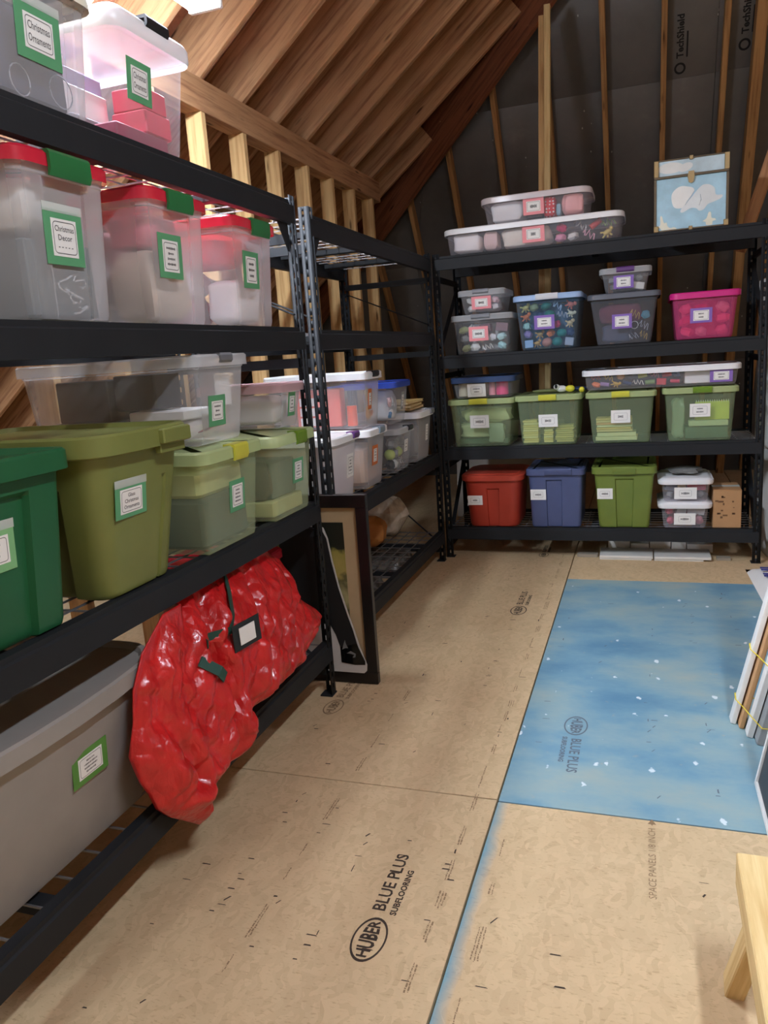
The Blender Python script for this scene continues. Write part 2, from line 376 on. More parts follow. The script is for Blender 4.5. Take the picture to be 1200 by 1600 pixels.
fasteners(panels[(5, -0.29)], -0.35, 0.5, 1.0, 2.1, INK, 9, 16); fasteners(bluepan, -0.35, 0.6, 2.2, 4.4, FADED, 10, 50)

# ------------------------------------------------------------------ roof and walls
TL = 0.795; AL = math.atan(TL); SB = 1.517; AB = math.atan(SB)
zl = lambda x: 2.72 + TL * (x + 1.96)                 # underside of the left rafters
zb = lambda y: 3.65 - SB * (y - 5.93)                 # underside of the hip-end rafters
hipy = lambda x: 5.93 - 0.524 * (x + 0.80)
RD, RDV = 0.235, 0.235 / math.cos(AL)
ce = MB(); t = RDV + 0.02
def slab(mb, quad, dz): mb.loft([[(x, y, z) for x, y, z in quad], [(x, y, z + dz) for x, y, z in quad]])
xs = -5.38; ridge = 0.95
slab(ce, [(xs - .4, -2.5, zl(xs - .4) + t), (ridge, -2.5, zl(ridge) + t), (ridge, hipy(ridge) + .1, zl(ridge) + t), (xs - .4, hipy(xs) + .4, zl(xs - .4) + t)], 0.03)
ceiling = struct(ce.obj('ceiling', REDSHEATH))
xr = 2 * ridge + 1.96
cr = MB(); slab(cr, [(ridge, -2.5, zl(ridge) + t), (xr, -2.5, 2.72 + t), (xr, hipy(-1.96) + .1, 2.72 + t), (ridge, hipy(ridge) + .1, zl(ridge) + t)], 0.03)
struct(cr.obj('ceiling', REDSHEATH))
# sheathing panels of the left slope, in rows along the eave
L0 = 0.0; step = 1.219 * math.cos(AL); x = xs
while x < ridge - 0.05:
    x1 = min(x + step, ridge); g = 0.002
    for j, (ya, yb) in enumerate(((-2.5, -0.06), (-0.06, 2.38), (2.38, 4.82), (4.82, 9.9))):
        off = 0.6 if int((x - xs) / step) % 2 else 0
        ya2, yb2 = ya + (off if j else 0) + g, (yb + off if j < 3 else 99) - g
        q = [(x + g, min(ya2, hipy(x)), zl(x + g) + RDV), (x1 - g, min(ya2, hipy(x1)), zl(x1 - g) + RDV), (x1 - g, min(yb2, hipy(x1)), zl(x1 - g) + RDV), (x + g, min(yb2, hipy(x)), zl(x + g) + RDV)]
        if q[3][1] - q[0][1] < 0.05: continue
        pm = MB(); slab(pm, q, 0.018); pm.obj('sheathing_panel', REDSHEATH, ceiling)
    x = x1
upL = Vector((-math.sin(AL), 0, math.cos(AL)))
for k in range(-9, 9):
    yk = 3.49 + 0.407 * k - 0.019
    if yk < 0.2 or yk > 7.6: continue
    # end at the ridge or at the hip
    xe = min(ridge - 0.02, -0.80 - (yk - 5.93) / 0.524 - 0.03)
    A = Vector((xs + 0.1, yk, zl(xs + 0.1))) + upL * RD / 2; B = Vector((xe, yk, zl(xe))) + upL * RD / 2
    board('rafter', A, B, 0.038, RD, RAFTER, ceiling, upL)
# hip beam
xa, xb = -3.4, 0.9
hA = Vector((xa, hipy(xa), zl(xa) + 0.02)); hB = Vector((xb, hipy(xb), zl(xb) + 0.02))
o = board('hip_beam', hA, hB, 0.042, 0.36, BRACE, ceiling)
# knee wall on the left: plate plus studs
wl = MB(); wl.cbox((0, 0, 0), (5.85, 0.09, 0.15), 0.004)
wall_left = struct(wl.obj('wall_left', RAFTER)); wall_left.matrix_world = Matrix.Translation((-2.005, 3.15, 2.645)) @ Matrix.Rotation(PI / 2, 4, 'Z')
inv = wall_left.matrix_world.inverted()
def wl_board(name, A, B, w, h, m, up=(0, 1, 0)):
    o = board(name, A, B, w, h, m, None, up); o.parent = wall_left; o.matrix_parent_inverse = inv; o.matrix_basis = LASTM[0]
    return o
for k in range(-7, 7):
    y = 3.47 + 0.406 * k - 0.019
    wl_board('stud', (-2.005, y, 0.039), (-2.005, y, 2.569), 0.089, 0.038, STUD)
wl_board('sole_plate', (-2.005, 0.25, 0.019), (-2.005, 6.05, 0.019), 0.089, 0.038, STUD, (0, 0, 1))
# hip end at the back, faced with dark radiant barrier sheathing
BD = 0.10; BDV = BD / math.cos(AB)
yb0 = 5.93 + 3.65 / SB
wb = MB(); t2 = BDV + 0.02
yR = lambda x: hipy(x) if x < ridge else hipy(2 * ridge - x)
yt = hipy(ridge); slab(wb, [(-5.9, yb0 + .25, t2 - .25 * SB), (7.8, yb0 + .25, t2 - .25 * SB), (ridge + .1, yt, zb(yt) + t2), (ridge - .1, yt, zb(yt) + t2)], 0.04)
wall_back = struct(wb.obj('wall_back', FOIL))
def xhip(y): return -0.80 - (y - 5.93) / 0.524
cs = math.cos(AB); seam_y = 6.36
rows = [seam_y + 1.219 * cs * k for k in (-2, -1, 0, 1, 2, 3)]
for r0, r1 in zip(rows, rows[1:]):
    r0, r1 = max(r0, yt), min(r1, yb0)
    if r1 - r0 < .02: continue
    for j in range(5):
        xa_, xb_ = -4.4 + 2.44 * j, -4.4 + 2.44 * (j + 1); g = 0.002
        def px(x, y): return min(max(x, xhip(y)), 2 * ridge - xhip(y))
        q = [(px(xa_, r1) + g, r1 - g, zb(r1 - g) + BDV), (px(xb_, r1) - g, r1 - g, zb(r1 - g) + BDV), (px(xb_, r0) - g, r0 + g, zb(r0 + g) + BDV), (px(xa_, r0) + g, r0 + g, zb(r0 + g) + BDV)]
        if max(q[1][0] - q[0][0], q[2][0] - q[3][0]) < 0.05: continue
        pm = MB(); slab(pm, q, 0.014); pm.obj('sheathing_panel', FOIL, wall_back)
upB = Vector((0, math.sin(AB), math.cos(AB)))
for x in (-2.69, -2.28, -1.88, -1.48, -1.075, -0.67, -0.268, 0.135, 0.53, 0.94, 1.35):
    ya = max(hipy(x) - 0.02, yt)
    A = Vector((x, yb0 - 0.02, zb(yb0 - 0.02))) + upB * BD / 2; B = Vector((x, ya, zb(ya))) + upB * BD / 2
    board('rafter', A, B, 0.038, BD, HIPWOOD, wall_back, upB)
board('rafter', Vector((0.735, yb0 - .02, 0.03)) + upB * .02, Vector((0.735, 5.5, zb(5.5))) + upB * .02, 0.07, 0.14, HIPWOOD, wall_back, upB)
# maker's lettering up the dark sheathing
def slope_text(x, yc, s, size, m=INK, rows=None):
    mb = MB(); vs, fs = text_mesh(s, size, 0.002)
    # text runs up the slope: local x -> up slope, local y -> -x
    e = Vector((0, -math.cos(AB), math.sin(AB))); nrm = Vector((0, -math.sin(AB), -math.cos(AB)))
    P0 = Vector((x, yc, zb(yc) + BDV)) + nrm * 0.0015
    mb.add([P0 + e * a + Vector((-1, 0, 0)) * b for a, b, _ in vs], fs)
    # ring and slash emblem below the lettering, underline strip beside it
    L = max(a for a, b, _ in vs)
    f = lambda a, b: P0 + e * a + Vector((-1, 0, 0)) * b
    n = 18; r0, r1 = size * 0.62, size * 0.40
    mb.add([f(-L - size * 1.1 + r * math.cos(2 * PI * i / n), r * math.sin(2 * PI * i / n)) for r in (r0, r1) for i in range(n)], [(i, (i + 1) % n, n + (i + 1) % n, n + i) for i in range(n)])
    mb.add([f(-L, -size * .62), f(L * .2, -size * .62), f(L * .2, -size * .8), f(-L, -size * .8)], [(0, 1, 2, 3)])
    return mb.obj('printed_mark', solid('black_ink', (16, 14, 13), .8), wall_back)
slope_text(0.245, 6.21, 'TechShield', 0.062); slope_text(0.655, 6.165, 'TechShield', 0.062)
# double post standing under the hip beam
board('post', (-0.712, 5.655, 0.0), (-0.628, 5.655, 3.50), 0.05, 0.038, STUD, wall_back, (0, 1, 0))
board('post', (-0.668, 5.635, 0.0), (-0.594, 5.635, 3.55), 0.04, 0.05, PALE, wall_back, (0, 1, 0))
# remaining room shell outside the picture
for nm, lo, hi in (('wall_right', (3.86, -2.5, 0), (3.95, 8.4, 3.05)), ('wall_front', (-5.4, -2.6, 0), (3.9, -2.5, 5.4))):
    struct(MB().box(lo, hi).obj(nm, WALLMAT))

# ------------------------------------------------------------------ light fixtures
def fixture(c, L, s, label):
    t = thing('light_fixture', label, 'light', c, 0, 'LED light fixtures')
    mb = MB(); mb.prism_y([(-0.07, 0.0), (-0.055, -0.03), (0.055, -0.03), (0.07, 0.0), (0.05, 0.03), (-0.05, 0.03)], -L / 2, L / 2)
    mb.obj('diffuser', emit('led_diffuser_%d' % s, (228, 240, 255), s), t)
    MB().cbox((0, 0, 0.045), (0.11, L + 0.02, 0.03), 0.004).obj('housing', WHITEP, t)
    for e in (-1, 1): MB().cbox((0, e * (L / 2 + 0.012), 0.005), (0.135, 0.022, 0.08), 0.005).obj('end_cap', WHITEP, t)
    for e in (-1, 1):
        h = zl(c[0]) - c[2] if c[0] < ridge else zl(2 * ridge - c[0]) - c[2]
        MB().tube([(0, e * L * 0.35, 0.05), (0, e * L * 0.35, max(h, 0.1))], 0.003).obj('hanger', WIRE, t)
for c, L, s, lab in FIXTURES: fixture(c, L, s, lab)

# ------------------------------------------------------------------ steel racks
def slotted(mb, w, H, f, pitch=0.0508, u0=None, sw=0.010, sh=0.022):
    """flange of width w with a column of slots; f maps (u, z) to 3-D"""
    u0 = w * 0.52 if u0 is None else u0; a, b = u0 - sw / 2, u0 + sw / 2; z = 0.0
    q = lambda u1, u2, z1, z2: mb.add([f(u1, z1), f(u2, z1), f(u2, z2), f(u1, z2)], [(0, 1, 2, 3)])
    q(0, a, 0, H); q(b, w, 0, H); z = 0.0; s = pitch * 0.6
    while s + sh < H: q(a, b, z, s); z = s + sh; s += pitch
    q(a, b, z, H)
def rack(label, loc, rz, W, zs, H=2.0, D=0.61, bh=0.083, gusset=True):
    t = thing('shelving_rack', label, 'rack', loc, rz)
    pw = 0.046
    for sx in (0, 1):
        for sy in (0, 1):
            X = lambda u, sx=sx: u if sx == 0 else W - u
            Y = lambda v, sy=sy: v if sy == 0 else D - v
            mb = MB(); slotted(mb, pw, H, lambda u, z: (X(u), Y(0), z)); slotted(mb, 0.042, H, lambda v, z: (X(0), Y(v), z))
            p = mb.obj('post', BLACK, t); md = p.modifiers.new('thick', 'SOLIDIFY'); md.thickness = 0.0024; md.offset = 0
            MB().box((min(X(-.004), X(.05)), min(Y(-.004), Y(.05)), 0), (max(X(-.004), X(.05)), max(Y(-.004), Y(.05)), 0.006)).obj('foot_plate', BLACK, p)
    for i, z in enumerate(zs):
        for back in (0, 1):
            Y = (lambda v: v) if not back else (lambda v: D - v)
            prof = [(-0.003, -bh), (-0.003, -0.018), (0.003, -0.013), (0.003, 0), (0.034, 0), (0.034, -0.016), (0.026, -0.022), (0.026, -bh)]
            mb = MB(); mb.prism_x([(Y(v), z + zz) for v, zz in prof], 0.012, W - 0.012)
            if z > 1.7 and not back and gusset:
                for e in (0, 1):
                    q = [(0.047, z - bh), (0.13, z - bh), (0.055, z - bh - 0.10), (0.047, z - bh - 0.10)]
                    mb.prism_y([(x if e == 0 else W - x, zz) for x, zz in q], 0.012, 0.017)
            mb.obj('beam', BLACK, t)
        for e in (0, 1):
            x = 0.012 if e == 0 else W - 0.012
            MB().box((x - 0.008, 0.03, z - 0.15), (x + 0.008, D - 0.03, z - 0.115)).obj('side_rail', BLACK, t)
        for k in (0.18, 0.5, 0.82):
            MB().cbox((W * k, D / 2, z - 0.026), (0.045, D - 0.07, 0.028), 0.004).obj('cross_bar', BLACK, t)
        mb = MB(); r = 0.0024; zz = z - 0.008
        n = int((D - 0.05) / 0.066)
        for j in range(n + 1):
            y = 0.03 + (D - 0.06) * j / n; mb.box((0.02, y - r, zz - r), (W - 0.02, y + r, zz + r))
        n = int(W / 0.1)
        for j in range(n + 1):
            x = 0.03 + (W - 0.06) * j / n; mb.box((x - r, 0.02, zz - 3 * r), (x + r, D - 0.02, zz - r))
        mb.obj('wire_deck', WIRE, t)
    for e in (0, 1):
        x = 0.02 if e == 0 else W - 0.02
        for z0, z1 in ((0.12, 0.62), (zs[2] + 0.05, zs[3] - 0.17)):
            MB().tube([(x, 0.03, z0), (x, D - 0.03, z1)], 0.01, 4, flat=(0.014, 0.004)).obj('diagonal_brace', BLACK, t)
    return t
rack('black steel shelving rack nearest the viewer holding the christmas totes', (-1.243, 2.794 - 1.956, 0), PI / 2, 1.956, [0.235, 0.838, 1.522, 1.983])
rack('black steel shelving rack in the middle with an empty top shelf', (-1.273, 4.888 - 1.90, 0), PI / 2, 1.90, [0.208, 0.739, 1.517, 1.972])
rack('black steel shelving rack across the back under the dark sloping roof', (-1.278, 4.956, 0), 0, 1.956, [0.2125, 0.7586, 1.3616, 1.984], gusset=False)

# ------------------------------------------------------------------ totes
class Tote: pass
def add_card(parent, pos, tilt, w, h, cm, inner, lines, seed=0, tape=False, name='label_card'):
    card = MB().cbox((0, 0, 0), (w, 0.0016, h), 0.0008).obj(name, cm, parent, pos, (tilt, 0, 0))
    iw, ih = inner
    if cm is not PAPER: MB().cbox((0, -0.0013, 0), (iw, 0.0010, ih), 0.0004).obj('white_label', PAPER, card)
    mb = MB(); yf = -0.0022 if cm is not PAPER else -0.0012; f = lambda a, b: (a, yf, b)
    fw, fh = (iw * 0.9, ih * 0.86) if cm is not PAPER else (iw, ih)
    ringquads(mb, fw, fh, max(0.0008, ih * 0.022), f, min(fw, fh) * 0.14)
    if isinstance(lines, (list, tuple)):
        n = len(lines); lh = fh * 0.82 / n
        for i, s in enumerate(lines):
            vs, fs = text_mesh(s, lh * 0.92, 0.0002); wmax = max(abs(v[0]) for v in vs) * 2; k = min(1, fw * 0.84 / wmax)
            zc = fh * 0.41 - lh * (i + 0.5); mb.add([f(a * k, b + zc) for a, b, _ in vs], fs)
    else:
        rnd = random.Random(seed + 11); n = lines; lh = fh * 0.78 / n
        for i in range(n):
            zc = fh * 0.39 - lh * (i + 0.5); tw = fw * rnd.uniform(0.35, 0.72); a = -tw / 2
            while a < tw / 2:
                b = min(a + fw * rnd.uniform(0.02, 0.06), tw / 2); hh = lh * rnd.uniform(0.14, 0.25)
                mb.add([f(a, zc - hh), f(b - fw * .008, zc - hh), f(b - fw * .008, zc + hh), f(a, zc + hh)], [(0, 1, 2, 3)]); a = b + fw * 0.004
    mb.obj('lettering', TEXTINK, card)
    if tape:
        MB().cbox((0, -0.0012, h / 2 + 0.004), (w * 1.02, 0.0008, 0.02), 0.0003).obj('clear_tape', clear('tape', (235, 240, 235), 0.35), card)
    return card
def tote(label, loc, rz, Wb, Wt, D, H, bm, lm, lidh=0.022, r=0.03, rim=0.012, cuts=(), scuts=(), ztop=0.8, bow=0.0, lid='flat', latches=(), card=None, group=None, flange=0.02, name='storage_tote', latchh=0.045, inset_lip=True, lid_extra=0.004):
    T = Tote(); tp = (Wt - Wb) / 2; T.tp, T.H, T.D, T.Wb, T.Wt = tp, H, D, Wb, Wt; loc = (loc[0], loc[1], loc[2] + 0.0018); T.loc, T.rz = loc, rz
    t = thing(name, label, 'tote', loc, rz, group); T.o = t; T.label = label
    cy = D / 2
    def ring(z, grow=0.0, k=0.0, rr=r, b=None):
        e = tp * (z / H)
        return rrect(Wb + 2 * e + 2 * grow, D + 2 * e + 2 * grow, rr + grow, z, cy, 4, cuts, scuts, k, bow * (z / H) if b is None else b)
    hasc = bool(cuts or scuts); k1 = 1.0
    rings = [ring(0, -0.010, k1 * .8, max(r - .008, .006)), ring(0.004, -0.003, k1), ring(0.016, 0, k1)]
    if hasc: rings += [ring(H * ztop - 0.006, 0, k1), ring(H * ztop + 0.004, 0, 0)]
    else: rings += [ring(H * 0.5, 0, 0)]
    rings += [ring(H - flange - 0.003, 0, 0), ring(H - flange, rim * 0.25, 0), ring(H - 0.006, rim * 0.4, 0), ring(H - 0.006, rim, 0), ring(H, rim, 0)]
    mb = MB(); mb.loft(rings, 0, True, False)
    mb.obj('body', bm, t, sharp=28)
    if lm:
        zt = H + lidh; lmb = MB(); g = rim + lid_extra
        R = lambda z, gr: ring(H, gr, 0)and[(x, y, z) for x, y, _ in ring(H, gr, 0)]
        lip = [R(H - 0.016, g), R(zt - 0.006, g), R(zt, g - 0.006)]
        if lid == 'dome': lip = [R(H - 0.02, g), R(H - 0.012, g + .004), R(H + lidh * 0.35, g + .004), R(zt - 0.012, g - 0.004), R(zt - .003, g - 0.016), R(zt, g - 0.03)]
        if lid == 'inset': lip += [R(zt, g - 0.022), R(zt - 0.012, g - 0.03), R(zt - 0.012, -0.05)]
        elif lid == 'flat': lip += [R(zt, g - 0.018), R(zt - 0.004, g - 0.024), R(zt - 0.004, -0.04)]
        elif lid == 'raise': lip += [R(zt, -0.01), R(zt + 0.008, -0.02), R(zt + 0.008, -0.05)]
        lmb.loft(lip, 0, False, True); lmb.obj('lid', lm, t, sharp=30)
    T.top = H + lidh + (0.008 if lid == 'raise' else 0) + (0.0035 if latches else 0) + 0.0018
    yf = -(tp + rim)
    for (x, lw, lmm, *ex) in latches:
        hh = ex[0] if ex else latchh; z1 = H + lidh + 0.003; y0 = yf - bow * (1 - (x / (Wt / 2)) ** 2)
        prof = [(y0 + 0.028, z1), (y0 - 0.009, z1), (y0 - 0.014, z1 - 0.007), (y0 - 0.014, z1 - hh * .75), (y0 - 0.008, z1 - hh), (y0 - 0.003, z1 - hh), (y0 - 0.0065, z1 - hh * .7), (y0 - 0.0065, z1 - 0.009), (y0 + 0.028, z1 - 0.006)]
        MB().prism_x(prof, x - lw / 2, x + lw / 2).obj('latch', lmm, t)
    if card:
        x, z, cw, ch, cm, inner, lines = card[:7]; ex = card[7] if len(card) > 7 else {}
        tilt = math.atan(tp / H); y = -tp * z / H - 0.0022 - ex.get('off', 0) - bow * (z / H) * (1 - (x / (Wt / 2)) ** 2)
        add_card(t, (x, y, z), tilt, cw, ch, cm, inner, lines, hash(label) % 97 if False else len(label), ex.get('tape', False))
    return T
def place(T, mb, name, m, pos, label, cat, group=None, rot=None, kind=None, sharp=40):
    """a thing packed inside tote T, position given in the tote's own frame"""
    c, s = math.cos(T.rz), math.sin(T.rz); l = T.loc
    o = mb.obj(name, m, None, (l[0] + c * pos[0] - s * pos[1], l[1] + s * pos[0] + c * pos[1], l[2] + pos[2]), (0, 0, T.rz) if rot is None else (rot[0], rot[1], rot[2] + T.rz), sharp)
    return tag(o, label, cat, group, kind)
def in_box(T, x, y, z, sx, sy, sz, m, label, name='packed_box', cat='box', b=0.006, group=None):
    return place(T, MB().cbox((0, 0, sz / 2), (sx, sy, sz), b), name, m, (x, y, z), label, cat, group)
def in_cloth(T, x, y, z, sx, sy, sz, m, label, seed=0, name='folded_cloth', cat='cloth', amp=0.12, power=0.45, group=None):
    mb = MB().ell((0, 0, sz / 2), (sx / 2, sy / 2, sz / 2), 26, 16, 0, amp * 1.3, random.Random(seed), None, power)
    return place(T, mb, name, m, (x, y, z), label, cat, group)
def toy_mesh(kind, s, rnd):
    mb = MB()
    if kind == 'bundle': s = tuple(q * .86 for q in s)
    if kind == 'ball': mb.ell((0, 0, 0), (s[0] / 2,) * 1 + (s[1] / 2, s[2] / 2), 12, 8)
    elif kind == 'bundle': mb.ell((0, 0, 0), (s[0] / 2, s[1] / 2, s[2] / 2), 16, 10, 0, 0.34, rnd, None, 0.85)
    elif kind == 'block': mb.cbox((0, 0, 0), (s[0] * .9, s[1] * .7, s[2] * .9), 0.004)
    elif kind == 'figure':
        r = min(s) / 2; mb.ell((0, 0, 0), (s[0] * .3, s[1] * .3, s[2] * .26), 10, 7); mb.ell((s[0] * .3, 0, s[2] * .2), (r * .42, r * .42, r * .42), 9, 6)
        for a, b in ((-.42, -.3), (-.1, -.46), (.2, -.44), (-.44, .25)): mb.tube([(0, 0, 0), (s[0] * a * .6, 0, s[2] * b * .6), (s[0] * a, 0.004, s[2] * b)], min(s) * .09, 6)
    elif kind == 'ribbon':
        pts = [(s[0] * (-.45 + .9 * i / 9), s[1] * .2 * math.cos(i), s[2] * .38 * math.sin(i * 1.9)) for i in range(10)]; mb.tube(pts, min(s) * .07, 6)
    elif kind == 'ring':
        n = 16; R, r = min(s[0], s[2]) * .4, min(s) * .08
        for i in range(n): pass
        mb.tube([(R * math.cos(2 * PI * i / n), 0, R * math.sin(2 * PI * i / n)) for i in range(n + 1)], r, 6)
    elif kind == 'tube': mb.tube([(-s[0] * .4, 0, -s[2] * .1), (s[0] * .4, 0, s[2] * .1)], min(s[1], s[2]) * .3, 10)
    return mb
WORDS = {'ball': ('toy_ball', 'ball'), 'bundle': ('soft_bundle', 'bundle'), 'block': ('small_box', 'box'), 'figure': ('toy_figure', 'toy figure'), 'ribbon': ('curled_ribbon', 'ribbon'), 'ring': ('toy_ring', 'ring'), 'tube': ('small_tube', 'tube')}
ORD = ['first', 'second', 'third', 'fourth', 'fifth', 'sixth', 'seventh', 'eighth']
def rowname(k, n): return {1: [''], 2: ['bottom row', 'top row'], 3: ['bottom row', 'middle row', 'top row'], 4: ['bottom row', 'lower row', 'upper row', 'top row']}.get(n, ['bottom row', 'lower row', 'middle row', 'upper row', 'top row'])[k]
def jumble(T, where, items, nx, nz, z0=0.012, zh=None, x0=-1, x1=1, seed=3, depth=0.07, y0=0.012):
    """small things packed against the front of a tote, each its own object; items = [(kind, colour word, rgb)]"""
    rnd = random.Random(seed); zh = zh or T.H * 0.82; i = 0; todo = []
    for kz in range(nz):
        for kx in range(nx):
            todo.append((kz, kx, items[i] if i < len(items) else rnd.choice(items))); i += 1
    cnt = {}
    for kz, kx, (kind, cw, rgb) in todo: cnt[(kind, cw)] = cnt.get((kind, cw), 0) + 1
    for kz, kx, (kind, cw, rgb) in todo:
        z = z0 + (zh - z0) * (kz + .5) / nz; e = T.tp * z / T.H; half = T.Wb / 2 + e - 0.014
        xa, xb = x0 * half, x1 * half; w, h = (xb - xa) / nx, (zh - z0) / nz
        cx = xa + w * (kx + .5 + (0 if nx == 1 else (.2 if kz % 2 else -.2) * (0 < kx < nx - 1))) + rnd.uniform(-.05, .05) * w; grow = rnd.uniform(.9, 1.08)
        s = (w * grow, depth * .94, h * rnd.uniform(.9, 1.08))
        cx = max(xa + s[0] * .46, min(xb - s[0] * .46, cx)); z = max(z0 + s[2] * .48, z + rnd.uniform(-.06, .06) * h)
        n, wd = WORDS[kind]
        m = solid('toy_%s' % cw.replace(' ', '_'), rgb, 0.5)
        pos = '' if cnt[(kind, cw)] == 1 else ', %s %s from left,' % (rowname(kz, nz), ORD[kx]) if nz > 1 else ', %s from left,' % ORD[kx]
        place(T, toy_mesh(kind, s, rnd), n, m, (cx, -e + y0 + depth / 2 + rnd.uniform(0, .012), z), '%s %s%s in the %s' % (cw, wd, pos, where), 'toy' if kind in ('ball', 'figure', 'ring') else wd.split()[-1], 'things packed in the ' + where,
              (0, rnd.uniform(-.5, .5) if kind != 'block' else rnd.uniform(-.2, .2), rnd.uniform(-.2, .2)))
CLEAR = clear('clear_plastic', (225, 225, 228), 0.11); MILKY = clear('milky_plastic', (226, 224, 226), 0.24); FROST = clear('frosted_plastic', (228, 224, 224), 0.5)
GREENCLEAR = clear('green_tinted_plastic', (178, 196, 160), 0.27); GREENMILK = clear('green_milky_plastic', (182, 194, 160), 0.28)
BLUECLEAR = clear('blue_tinted_plastic', (160, 186, 208), 0.13); PINKCLEAR = clear('pink_tinted_plastic', (232, 96, 150), 0.4); SMOKE = clear('smoky_plastic', (150, 152, 160), 0.24)
CLEARLID = clear('clear_lid', (226, 228, 230), 0.4); GREENLID = clear('green_lid', (188, 204, 146), 0.7); WHITELID = solid('white_lid', (240, 240, 242), 0.35, vary=.02)
CREAMLID = solid('cream_lid', (238, 234, 214), 0.4); REDLID = clear('red_lid', (208, 40, 62), 0.82); PINKLID = solid('magenta_lid', (206, 40, 128), 0.35); DUSTY = clear('dusty_pink_lid', (196, 160, 164), 0.75)
GREYLID = solid('grey_lid', (92, 96, 106), .4); LBLUELID = solid('pale_blue_lid', (158, 186, 224), .35); NAVYLID = solid('navy_lid', (54, 74, 110), .3); ROYALLID = clear('royal_blue_lid', (48, 74, 170), .8)
GREENLATCH = solid('green_latch', (42, 112, 62), .4); YELLATCH = solid('yellow_latch', (206, 204, 72), .4); OLIVELATCH = solid('olive_latch', (108, 142, 40), .4)
BLACKLATCH = solid('black_latch', (34, 34, 38), .4); GREYLATCH = solid('grey_latch', (126, 128, 134), .4); PURPLELATCH = solid('purple_latch', (88, 50, 112), .4); BLUEGREYLATCH = solid('bluegrey_latch', (128, 142, 154), .4); WHITELATCH = solid('white_latch', (214, 218, 224), .4)
R90 = PI / 2

# --- near rack, top shelf
zt = 1.983
A1 = tote('clear tote with cream lid and dark contents, leftmost on the near rack top shelf', (-1.262, 1.545, zt), R90, .275, .31, .42, .265, MILKY, CREAMLID, .022, cuts=((.55, .85, .004),), ztop=.9,
     card=(-.02, .145, .135, .115, GREENCARD, (.088, .07), ['Christmas', 'Ornaments'], {'tape': True}), lid='inset')
in_box(A1, 0, .12, .012, .235, .17, .21, col('slate_fabric', (74, 76, 92), .8), 'dark grey packed case inside the cream lidded tote', b=.03)
jumble(A1, 'cream lidded tote', [('ring', 'silver', (178, 180, 190)), ('ring', 'pewter', (150, 152, 164))], 2, 1, .012, .1, seed=2, depth=.02, y0=.006)
A2 = tote('clear tote with glowing white lid and black latch on the near rack top shelf', (-1.262, 1.945, zt), R90, .275, .325, .44, .27, CLEAR, clear('white_translucent_lid', (246, 246, 248), .8), .04, lid='dome', latches=[(0, .10, BLACKLATCH, .03)],
     card=(-.065, .15, .105, .1, GREENCARD, (.07, .066), ['Christmas', 'Ornaments']))
in_box(A2, -.04, .3, .17, .19, .22, .05, col('lilac_card', (172, 160, 200)), 'lilac flat box on top inside the black latched tote')
in_box(A2, -.045, .26, .09, .18, .18, .079, PAPER, 'white carton in the middle inside the black latched tote')
in_box(A2, -.045, .25, .012, .18, .2, .077, col('grey_card', (130, 124, 130)), 'grey carton at the bottom inside the black latched tote')
in_box(A2, .06, .075, .112, .11, .1, .06, col('red_gift', (206, 52, 76)), 'red gift box, upper one inside the black latched tote')
in_box(A2, .06, .075, .05, .12, .11, .061, col('crimson_gift', (214, 60, 84)), 'bright red gift box in the middle inside the black latched tote')
in_box(A2, -.02, .075, .012, .23, .11, .037, col('maroon_gift', (150, 44, 72)), 'maroon flat box at the bottom inside the black latched tote')
# --- near rack, second shelf: three tall totes with red lids
zt = 1.522
BIN = clear('frosted_bin_plastic', (226, 224, 226), 0.29)
kw = dict(lidh=.018, cuts=((-.6, .55, .006),), ztop=.93, flange=.03, r=.03)
B1 = tote('tall frosted tote with red lid, leftmost of three on the second shelf', (-1.272, 1.548, zt), R90, .27, .30, .44, .345, BIN, REDLID, latches=[(0, .135, GREENLATCH, .055)],
     card=(-.02, .185, .125, .12, GREENCARD, (.082, .082), ['Christmas', 'Decor', '- - - - -'], {'off': .0, 'tape': True}), **kw)
in_cloth(B1, -.02, .12, .2, .2, .2, .12, col('white_fleece', (226, 222, 214), .9), 'white folded fleece at the top of the leftmost red lidded tote', 4)
in_box(B1, .0, .1, .012, .22, .15, .17, col('dark_greenery_box', (70, 84, 84)), 'dark green box low inside the leftmost red lidded tote')
in_box(B1, -.0, .335, .012, .22, .19, .3, col('ivory_foam', (222, 214, 204), .9), 'ivory foam block at the back of the leftmost red lidded tote', 'foam_block', 'foam')
mbq = MB()
rq = random.Random(6)
for i in range(7):
    bx, bz = rq.uniform(-.05, .06), .03 + i * .012
    mbq.tube([(bx + .012 * k * math.cos(i + k * .8), 0, bz + .011 * math.sin(i * 2 + k * 1.3)) for k in range(5)], .0022, 5)
place(B1, mbq, 'silver_garland', col('silver', (205, 208, 210), .3), (0.02, .016, .0), 'silver curly garland low inside the leftmost red lidded tote', 'garland')
B2 = tote('tall frosted tote with red lid, middle of three on the second shelf', (-1.272, 2.005, zt), R90, .27, .30, .44, .34, BIN, REDLID, latches=[(-.01, .125, GREENLATCH, .055)],
     card=(-.05, .185, .115, .12, GREENCARD, (.075, .085), 4), **kw)
in_cloth(B2, 0, .1, .012, .22, .16, .2, col('beige_fleece', (214, 196, 178), .9), 'beige folded fabric inside the middle red lidded tote', 7)
in_cloth(B2, 0, .31, .012, .22, .2, .28, col('pale_grey_fleece', (206, 204, 204), .9), 'pale grey padding at the back of the middle red lidded tote', 8)
in_cloth(B2, 0, .1, .215, .2, .15, .09, col('pink_fleece', (236, 110, 130), .9), 'pink fabric at the top of the middle red lidded tote', 9)
B3 = tote('tall frosted tote with red lid, rightmost of three on the second shelf', (-1.272, 2.462, zt), R90, .27, .30, .44, .33, BIN, REDLID, latches=[(.02, .125, GREENLATCH, .055)],
     card=(-.03, .185, .11, .12, GREENCARD, (.072, .085), 3), **kw)
